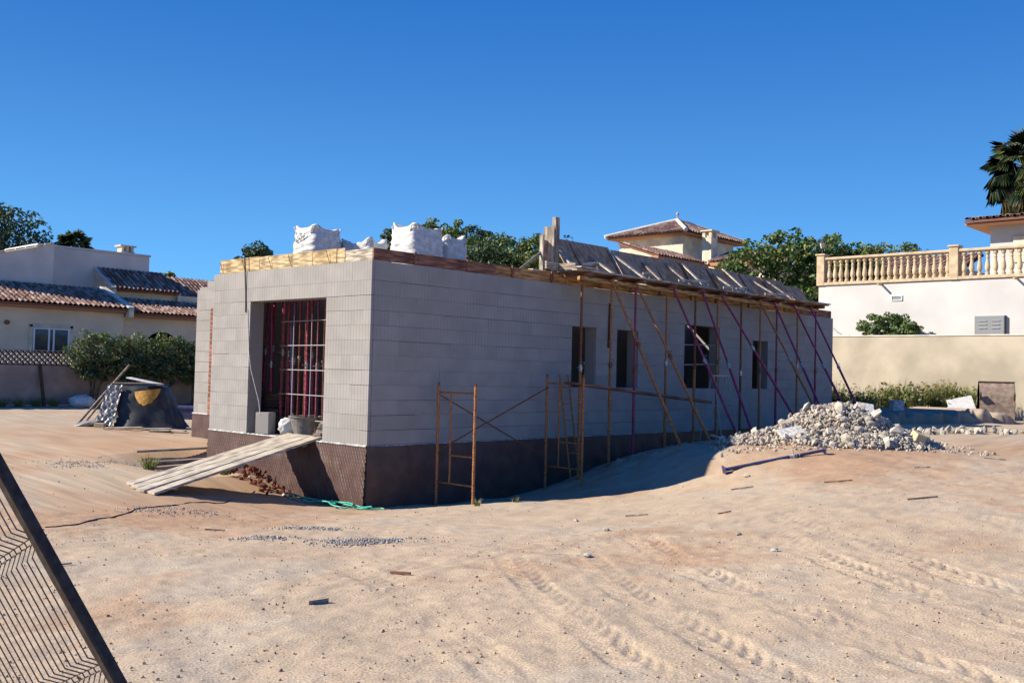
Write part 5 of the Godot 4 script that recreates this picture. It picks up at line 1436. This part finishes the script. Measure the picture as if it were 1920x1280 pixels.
# ---------------------------------------------------------------- left: tarp-covered heap and scraps
func left_things():
	var O = Vector3(2.72, -0.46, -13.35)
	var U = Vector3(0.683, 0, 0.731); var W = Vector3(0.731, 0, -0.683)
	var t = thing("tarp_heap", "heap under a black tarp with a mustard yellow patch near the left wall", "covered heap", O, "", Basis(U, Vector3.UP, -W))
	var mb = Mb.new()
	var g = []; var R = 18; var K = 60
	for i in R + 1:
		var row = []; var v = float(i) / R
		for j in K + 1:
			var a = TAU * (j % K) / K
			var ca = cos(a); var sa = sin(a)
			var sq = pow(pow(absf(ca), 4.0) + pow(absf(sa), 4.0), -0.25)
			var lo = Vector2(1.22, 0.72); var hi = Vector2(0.70, 0.42)
			var q = clampf(v / 0.82, 0, 1)
			var rad = lo.lerp(hi, pow(q, 0.75)) * sq * (1.0 + 0.07 * (1.0 - q) * sin(a * 9.0 + 2.0 * sin(a * 2.0)) + 0.05 * nz.get_noise_3d(ca * 2.5, q * 3.0, sa * 2.5))
			var y = 1.12 * q
			if v > 0.82:
				var k = (v - 0.82) / 0.18; rad *= 1.0 - k; y += 0.03 * k
			row.append(Vector3(ca * rad.x, y - 0.02 * (1.0 - q), sa * rad.y))
		g.append(row)
	mb.sheet(g, true); part(t, "tarp", mb, M.tarp)
	# grey plastic film hanging down the front left
	mb = Mb.new(); g = []
	for i in 22:
		var row = []; var v = i / 21.0
		for j in 14:
			var u = j / 13.0
			row.append(Vector3(lerpf(-0.78, -0.36, u) + lerpf(0.0, -0.16, v) + 0.04 * v * u, 1.13 - 1.08 * v, lerpf(0.46, 0.80, pow(v, 1.2)) + 0.05 * nz.get_noise_2d(u * 5.0, v * 6.0) + 0.03 * nz2.get_noise_2d(u * 12.0, v * 14.0)))
		g.append(row)
	mb.sheet(g, true); part(t, "plastic_film", mb, M.film)
	# yellow drum rim showing under the tarp
	mb = Mb.new(); g = []
	for i in 9:
		var row = []; var v = i / 8.0
		for j in 17:
			var u = j / 16.0
			var drop = (0.40 * pow(sin(PI * clampf(u, 0, 1)), 0.55) + 0.05 * nz.get_noise_1d(u * 14.0)) * v
			row.append(Vector3(lerpf(0.0, 0.72, u) , 1.06 - 0.10 * (1.0 - u) - drop, 0.56 + 0.20 * drop + 0.10 * sin(PI * u)))
		g.append(row)
	mb.sheet(g, true); part(t, "yellow_cover", mb, M.mustard)
	mb = Mb.new(); mb.tube(Vector3(0.36, 0.62, 0.69), Vector3(0.36, 1.03, 0.60), 0.008, 5); part(t, "tie_cord", mb, M.dark_rubber)
	# boards on top
	for b in [[Vector3(-0.30, 1.18, 0.25), Vector3(0.90, 0.03, 0.2), Vector3(0, 0.05, 0.02), "grey board flat on the tarp heap's top"], [Vector3(0.14, 1.25, 0.22), Vector3(1.05, 0.03, 0.20), Vector3(0.05, -0.25, -0.16), "whitish board tilted on top of the tarp heap"], [Vector3(0.42, 1.19, 0.42), Vector3(0.62, 0.025, 0.14), Vector3(0, 0.2, -0.05), "short pale board at the right of the tarp heap's top"]]:
		mb = Mb.new(); mb.box(Vector3.ZERO, b[1], Basis(U, Vector3.UP, -W) * Basis.from_euler(b[2]), 0.004)
		one("top_board", mb, M[["wood_pale", "plastic_white"][1 if b[2].z < -0.1 else 0]], b[3], "board", O + Basis(U, Vector3.UP, -W) * b[0], "boards on the tarp heap")
	# long poles leaning on it
	for p in [[Vector3(-1.62, 0.0, 0.35), Vector3(-0.42, 1.68, -0.10), 0.035, "longest brown pole leaning against the tarp heap"], [Vector3(-1.38, 0.0, 0.55), Vector3(-0.62, 1.18, 0.22), 0.03, "shorter brown pole leaning beside the long one"]]:
		var a = O + Basis(U, Vector3.UP, -W) * p[0]; var b = O + Basis(U, Vector3.UP, -W) * p[1]
		a.y = gh(a.x, a.z)
		mb = Mb.new(); mb.tube(a, b, p[2], 8, p[2] * 0.8)
		one("leaning_pole", mb, M.wood_grey, p[3], "pole", Vector3.ZERO, "poles leaning on the tarp heap")
	# white crumpled film at its left foot
	mb = Mb.new(); crumple(mb, Vector3.ZERO, Vector3(0.42, 0.09, 0.20), 3.5)
	var q = O + Basis(U, Vector3.UP, -W) * Vector3(-1.18, 0, 0.75)
	one("film_scrap", mb, M.film, "crumpled grey plastic film at the left foot of the tarp heap", "plastic film", Vector3(q.x, gh(q.x, q.z) + 0.06, q.z), "", Basis(U, Vector3.UP, -W) * Basis(Vector3(0, 0, 1), 0.25))
	mb = Mb.new(); mb.box(Vector3(0, 0.06, 0), Vector3(0.26, 0.12, 0.16), Basis.IDENTITY, 0.006)
	q = O + Basis(U, Vector3.UP, -W) * Vector3(-0.72, 0, 1.0)
	one("yellow_block", mb, M.yellow_block, "single yellow block on the dirt before the tarp heap", "block", Vector3(q.x, gh(q.x, q.z), q.z), "", Basis(U, Vector3.UP, -W))
	# boards on the ground in front
	for b in [[0.05, 1.35, 0.95, 0.30, "wide pale board on the dirt before the tarp heap"], [0.15, 1.80, 0.85, 0.12, "narrow board in front of the wide pale one"], [0.95, 1.45, 0.75, 0.24, "pale board right of the tarp heap"], [1.45, 1.75, 0.8, 0.16, "board nearest the house in the scraps by the tarp heap"], [1.2, 1.9, 0.5, 0.2, "short board between the scraps by the tarp heap"]]:
		q = O + U * b[0] - W * b[1]
		mb = Mb.new(); mb.box(Vector3(0, 0.03, 0), Vector3(b[2], 0.035, b[3]), Basis(Vector3.UP, rr(-0.2, 0.2)) * Basis(Vector3(0, 0, 1), 0.03), 0.004)
		one("ground_board", mb, M.wood_pale, b[4], "board", Vector3(q.x, gh(q.x, q.z) + 0.012, q.z), "boards before the tarp heap", Basis(U, Vector3.UP, -W))
	# bundle of dark formwork panels between heap and wing
	mb = Mb.new()
	for k in 4: mb.box(Vector3(0, 0.06 + k * 0.10, 0), Vector3(1.4, 0.085, 1.0), Basis(Vector3.UP, rr(-0.06, 0.06)), 0.006)
	one("panel_stack", mb, M.blue_steel, "stack of dark blue panels between the tarp heap and the block wing", "panel stack", Vector3(6.2, gh(6.2, -17.5), -17.5), "", Basis(U, Vector3.UP, -W))
	# by the garden wall
	mb = Mb.new(); mb.tube(Vector3.ZERO, Vector3(-0.10, 1.62, -0.30), 0.075, 8, 0.06)
	one("dark_post", mb, M.wood_dark, "dark post leaning on the left garden wall", "post", Vector3(4.95, gh(4.95, -25.65), -25.65))
	for b in [[8.0, 0.9, "leftmost of the dark boards leaning on the garden wall"], [8.5, 0.85, "middle dark board leaning on the garden wall"], [9.1, 0.8, "rightmost of the dark boards leaning on the garden wall"]]:
		mb = Mb.new(); mb.board(Vector3(0.1, 0, 0.25), Vector3(-0.05, b[1], -0.20), 0.20, 0.04, Vector3.RIGHT, 0.005)
		one("leaning_board", mb, M.wood_dark, b[2], "board", Vector3(b[0], gh(b[0], -25.8), -25.8), "boards leaning on the garden wall")
	mb = Mb.new(); crumple(mb, Vector3.ZERO, Vector3(0.48, 0.27, 0.32), 2.6)
	one("white_sack", mb, M.plastic_white, "crumpled white sack on the ground by the left garden wall", "sack", Vector3(6.2, gh(6.2, -25.2) + 0.2, -25.2))
	for k in 9:
		var x = 2.2 + k * 0.62 if k < 6 else 6.9 + (k - 6) * 0.9
		weed("dark weeds at the foot of the left garden wall", Vector3(x, gh(x, -25.7) - 0.02, -25.7), rr(0.25, 0.5), 0.95, "weed", "weeds along the left wall")

# ---------------------------------------------------------------- right: bank, weeds, bucket
func right_things():
	# raised bank along the boundary with a sharp edge
	var g = []; var mb = Mb.new()
	var A = Vector3(14.6, 0, 1.4); var B = Vector3(23.8, 0, 6.4)
	for i in 5:
		var row = []
		for j in 61:
			var q = j / 60.0
			var p = Vector3(15.2, 0, 1.3).lerp(Vector3(21.2, 0, 4.0), q)
			var out = Vector3(0.41, 0, -0.91)
			var k = [[-0.03, -0.25], [0.0, 0.02], [0.02, 0.30], [0.12, 0.36], [4.8, 0.36]][i]
			var jag = 0.35 * nz.get_noise_1d(q * 9.0) + 0.12 * nz2.get_noise_1d(q * 40.0)
			p += out * (k[0] + (jag if i < 4 else 0.0))
			p.y = gh(p.x, p.z) + (k[1] * clampf(minf(q, 1.0 - q) * 8.0, 0.0, 1.0) * (0.8 + 0.6 * nz2.get_noise_1d(q * 15.0 + 4.0)) if i > 0 else k[1]) + (0.03 * jag if i > 1 else 0.0)
			row.append(p)
		g.append(row)
	mb.sheet(g, false); structure("earth_bank", mb, M.dirt_pile)
	# weeds on the bank
	for k in 40:
		var q = k / 39.0
		var p = Vector3(18.6, 0, -2.4).lerp(Vector3(24.0, 0, 2.4), q) + Vector3(rr(-0.9, 0.4), 0, rr(-0.5, 0.5))
		weed("yellow-green weeds along the foot of the beige boundary wall", Vector3(p.x, gh(p.x, p.z) + 0.28, p.z), rr(0.35, 1.05), 0.8, "weed", "weeds below the beige wall")
	# concrete blocks and white panels
	var blk = Mb.new(); blk.box(Vector3(0, 0.15, 0), Vector3(0.36, 0.30, 0.3), Basis.IDENTITY, 0.01)
	one("grey_block", blk, M.mortar, "lone grey concrete block on the bank before the weeds", "block", Vector3(17.6, gh(17.6, 1.9) + 0.36, 1.75), "", Basis(Vector3.UP, 0.7))
	for s in [[21.2, 2.35, 0.55, "leaning white panel left of the digger bucket"], [21.75, 2.15, 0.75, "taller white panel right behind the leaning one"]]:
		mb = Mb.new(); mb.box(Vector3(0, s[2] * 0.45, 0), Vector3(0.75, s[2], 0.06), Basis(Vector3.UP, -1.15) * Basis(Vector3.RIGHT, -0.5) * Basis(Vector3(0, 0, 1), 0.25), 0.006)
		one("foam_sheet", mb, M.plastic_white, s[3], "panel", Vector3(s[0], gh(s[0], s[1]) + 0.02, s[1]), "white panels by the bucket")
	# digger bucket lying on its back
	var t = thing("digger_bucket", "rusty digger bucket standing on the ground by the beige wall", "digger bucket", Vector3(21.7, gh(21.7, 3.15), 3.15), "", Basis(Vector3.UP, -1.2))
	var prof = []
	for i in 15:
		var a = lerpf(-0.25, 2.5, i / 14.0)
		prof.append(Vector2(-0.42 * cos(a) + 0.1, 0.62 + 0.60 * sin(a)))
	prof.push_front(Vector2(-0.34, 0.0)); prof.append(Vector2(0.62, 0.45))
	mb = Mb.new(); g = []
	for x in [-0.48, 0.48]:
		var row = []
		for p in prof: row.append(Vector3(x, p.y, -p.x))
		g.append(row)
	mb.sheet(g, true)
	var g3 = []
	for x in [-0.46, 0.46]:
		var row = []
		for p in prof: row.append(Vector3(x, p.y * 0.97, -p.x * 0.95))
		g3.append(row)
	mb.sheet(g3, false); part(t, "shell", mb, M.bucket_steel)
	for x in [-0.48, 0.48]:
		mb = Mb.new()
		for i in prof.size() - 1:
			var a = prof[i]; var b = prof[i + 1]
			for dx in [-0.012, 0.012]: mb.tri(Vector3(x + dx, 0.30, -0.15), Vector3(x + dx, a.y, -a.x), Vector3(x + dx, b.y, -b.x), Vector3(signf(dx), 0, 0))
		part(t, "side_plate", mb, M.bucket_edge)
	mb = Mb.new(); mb.box(Vector3(0, 1.235, -0.02), Vector3(1.02, 0.035, 0.10), Basis.IDENTITY, 0.006); part(t, "cutting_edge", mb, M.bucket_edge)
	for x in [-0.46, 0.46]:
		mb = Mb.new(); mb.box(Vector3(x, 0.80, 0.40), Vector3(0.05, 0.22, 0.14), Basis(Vector3.RIGHT, 0.5), 0.008); part(t, "lug", mb, M.bucket_edge)
	# low ridge of broken stone right of the big heap, and pale sand
	t = thing("stone_ridge", "low ridge of broken stones between the big heap and the digger bucket", "rubble", Vector3(13.6, 0, 5.2))
	for i in 90:
		var q = rng.randf()
		var p = Vector3(-1.6, 0, -0.6).lerp(Vector3(2.4, 0, 1.6), q) + Vector3(rr(-0.3, 0.3), 0, rr(-0.3, 0.3))
		var s = rr(0.05, 0.12)
		p.y = gh(13.6 + p.x, 5.2 + p.z) + s * rr(0.1, 0.8)
		var o = MeshInstance3D.new(); o.name = "stone"; o.mesh = rocks[i % 8]; o.material_override = M["rub%d" % (i % 6)]; t.add_child(o, true)
		o.transform = Transform3D(Basis.from_euler(Vector3(rr(0, 6), rr(0, 6), rr(0, 6))) * Basis.from_scale(Vector3(s, s * 0.8, s)), p)
	mb = Mb.new(); g = []
	for i in 21:
		var row = []
		for j in 31:
			var u = lerpf(-1.7, 1.7, j / 30.0); var v = lerpf(-1.2, 1.2, i / 20.0)
			var h = 0.55 * exp(-(u * u * 0.9 + v * v * 1.6)) - 0.06 + 0.02 * nz.get_noise_2d(u * 5.0, v * 5.0)
			row.append(Vector3(u, h, v))
		g.append(row)
	mb.sheet(g, true)
	mat("sand", Color(0.66, 0.60, 0.53), 1.0, "soil", 1.4, "soil_n", 0.6)
	one("sand_heap", mb, M.sand, "pale sand heap cut off by the right edge of the picture", "sand heap", Vector3(16.0, gh(16.0, 7.0), 7.0))

# ---------------------------------------------------------------- fence panel in the foreground
func fence():
	# the panel leans over to the left; its post is a square tube, its wires run beside the post and fold three times
	var p0 = Vector3(-9.00, 0.89, 9.31); var p1 = Vector3(-8.71, 0.20, 9.60)
	var d = (p0 - p1).normalized()                  # up the post
	var foot = p1 - d * ((p1.y - (gh(-8.45, 9.86) + 0.0)) / d.y)
	var L = 2.45
	var right = Vector3(0.683, 0.0, 0.731); var ahead = Vector3(0.730, 0, -0.683)
	var side = (-right * 0.87 + ahead * 0.50)
	side = (side - d * side.dot(d)).normalized()    # along the panel, away from the post
	var nn = d.cross(side).normalized()
	if nn.dot(right) < 0: nn = -nn
	var t = thing("fence_panel", "dark wire mesh fence panel leaning at the left edge of the foreground", "fence panel", foot)
	var mb = Mb.new(); mb.box(d * L * 0.5, Vector3(0.042, L, 0.042), Basis(side, d, side.cross(d)), 0.006); part(t, "post", mb, M.post_paint)
	var folds = []
	var f0 = (Vector3(-8.73, 0.26, 9.58) - foot).dot(d)
	var f1 = (Vector3(-8.92, 0.68, 9.39) - foot).dot(d)
	var st = f1 - f0
	for k in range(-2, 4): folds.append(f0 + st * k)
	for w in 38:
		var o = side * (0.050 + w * 0.04)
		var pts = [o + d * 0.05]
		for f in folds:
			if f < 0.15 or f > L - 0.12: continue
			pts.append(o + d * (f - 0.055)); pts.append(o + d * (f - 0.008) + nn * 0.045); pts.append(o + d * (f + 0.008) + nn * 0.045); pts.append(o + d * (f + 0.055))
		pts.append(o + d * (L - 0.05))
		mb = Mb.new(); mb.path(pts, 0.0026, 5); part(t, "wire", mb, M.wire)
	for f in folds:
		if f < 0.15 or f > L - 0.12: continue
		for e in [-0.01, 0.01]:
			mb = Mb.new(); mb.tube(side * 0.03 + d * (f + e) + nn * 0.049, side * 1.53 + d * (f + e) + nn * 0.049, 0.0026, 5); part(t, "cross_wire", mb, M.wire)
		mb = Mb.new(); mb.box(d * (f + 0.01) + side * 0.035 + nn * 0.028, Vector3(0.05, 0.03, 0.012), Basis(side, d, side.cross(d)), 0.002); part(t, "clip", mb, M.dull_zinc)

# ---------------------------------------------------------------- loose bits on the dirt
func loose_bits():
	rock_set()
	# pebbles everywhere near the camera
	var xfs = []; var cols = []
	for i in 9000:
		var q = pow(rng.randf(), 1.3)
		var a = rr(4.6, 19.0) if i % 2 else rr(4.6, 11.0)
		var b = rr(-0.58, 0.58) * a
		var p = Vector3(-10.258 + 0.683 * b + 0.730 * a, 0, 12.817 + 0.731 * b - 0.683 * a)
		if p.x > -0.2 and p.z < 0.2: continue
		if nz.get_noise_2d(p.x * 0.7 + 3, p.z * 0.7) + 0.25 * rng.randf() < -0.02: continue
		var s = 0.003 + 0.013 * pow(rng.randf(), 4.0)
		p.y = gfine(p.x, p.z) + s * 0.25
		xfs.append(Transform3D(Basis.from_euler(Vector3(rr(0, 6), rr(0, 6), rr(0, 6))) * Basis.from_scale(Vector3(s, s * 0.7, s * 1.1)), p))
		cols.append(tint(Color(0.40, 0.28, 0.19), Color(0.60, 0.48, 0.36)))
	scatter(self, "pebbles", rocks[1], null, xfs, cols, "small pebbles and clods scattered over the dirt", "pebbles")
	# dumped grey gravel: three patches
	xfs = []; cols = []
	for c in [[-3.62, 4.55, 0.40, 0.26, 1100], [-3.25, 3.05, 0.35, 0.14, 350], [-4.28, 3.6, 0.26, 0.12, 260], [-2.2, -4.9, 0.85, 0.5, 700], [-3.6, 0.2, 0.7, 0.4, 300]]:
		for i in c[4]:
			var r = sqrt(rng.randf()) if rng.randf() < 0.8 else rr(0.9, 1.7)
			var a = rr(0, TAU)
			var p = Vector3(c[0], 0, c[1]) + Vector3(0.683, 0, 0.731) * cos(a) * r * c[2] + Vector3(0.731, 0, -0.683) * sin(a) * r * c[3]
			var s = rr(0.006, 0.017)
			p.y = gfine(p.x, p.z) + s * 0.5 + (0.05 * maxf(0, 1 - r) * rng.randf() if c[4] > 800 else 0.0)
			xfs.append(Transform3D(Basis.from_euler(Vector3(rr(0, 6), rr(0, 6), rr(0, 6))) * Basis.from_scale(Vector3(s, s * 0.8, s)), p))
			cols.append(tint(Color(0.30, 0.28, 0.26), Color(0.62, 0.59, 0.55)))
	scatter(self, "gravel", rocks[5], null, xfs, cols, "dark grey gravel spilled in patches on the dirt", "gravel")
	# separate stones
	var S = [[-1.85, 8.35, 0.045, "pale rounded stone right of the wheel tracks"], [-3.05, 7.1, 0.05, "brown stone on the dirt beyond the wheel tracks"], [-1.2, 7.6, 0.035, "dark stone farther right on the dirt"], [-0.9, 5.2, 0.04, "stone in the pale middle of the yard"], [-1.6, 6.2, 0.045, "small pale stone in the middle of the yard"], [4.0, 4.75, 0.07, "stone on the red dirt below the lying prop"]]
	for s in S:
		one("stone", rocks[S.find(s)], M["rub%d" % (S.find(s) % 4)], s[3], "stone", Vector3(s[0], gfine(s[0], s[1]) + s[2] * 0.3, s[1]), "single stones on the dirt", Basis(Vector3.UP, s[0] * 3.0) * Basis.from_scale(Vector3(s[2] * 1.2, s[2] * 0.8, s[2])))
	# sticks and scraps of wood
	var K = [[-4.85, 6.55, 0.20, 0.3, "reddish wood sliver nearest the middle of the foreground"], [-0.2, 5.6, 0.28, 0.6, "thin stick in front of the house shadow"], [2.7, 5.4, 0.34, 0.9, "thin stick on the dirt left of the lying prop"], [3.3, 6.6, 0.40, 0.7, "stick below the lying prop"], [2.2, 8.2, 0.42, 0.9, "dark stick in the right half of the yard"], [4.9, 8.9, 0.5, 0.8, "longest stick, near the right edge"], [0.2, 6.6, 0.16, 0.7, "short thick wood scrap in the middle right of the yard"], [-6.6, 4.0, 0.22, 1.2, "small stick near the leaning fence panel"], [-6.0, 7.0, 0.18, 1.6, "bark scrap right of the fence panel's post"], [-4.2, 2.5, 0.25, 0.5, "twig left of the gravel patches"], [5.4, 7.0, 0.3, 1.0, "twig right of the stick below the lying prop"], [7.6, 7.4, 0.35, 0.6, "stick lying towards the rubble heap's right end"]]
	for k in K:
		var dir = Vector3(cos(k[3] - 1.55), 0, -sin(k[3] - 1.55)); var c = Vector3(k[0], 0, k[1])
		var a = c - dir * k[2] * 0.5; var b = c + dir * k[2] * 0.5
		a.y = gfine(a.x, a.z) + 0.012; b.y = gfine(b.x, b.z) + 0.016
		var mb = Mb.new()
		if K.find(k) % 4 == 0: mb.board(a, b, rr(0.02, 0.035), 0.014, Vector3.UP, 0.003)
		else:
			var w = Vector3(-dir.z, 0, dir.x) * k[2]; var m1 = a.lerp(b, 0.35) + w * rr(-0.08, 0.08); var m2 = a.lerp(b, 0.7) + w * rr(-0.08, 0.08)
			mb.path([a, m1, m2, b], 0.009, 5); mb.tube(m1, m1 + (b - a) * 0.25 + w * rr(0.12, 0.3), 0.006, 4, 0.003)
		one("wood_scrap", mb, M.wood_grey if K.find(k) % 3 else M.wood_rust, k[4], "stick", Vector3.ZERO, "sticks scattered on the dirt")
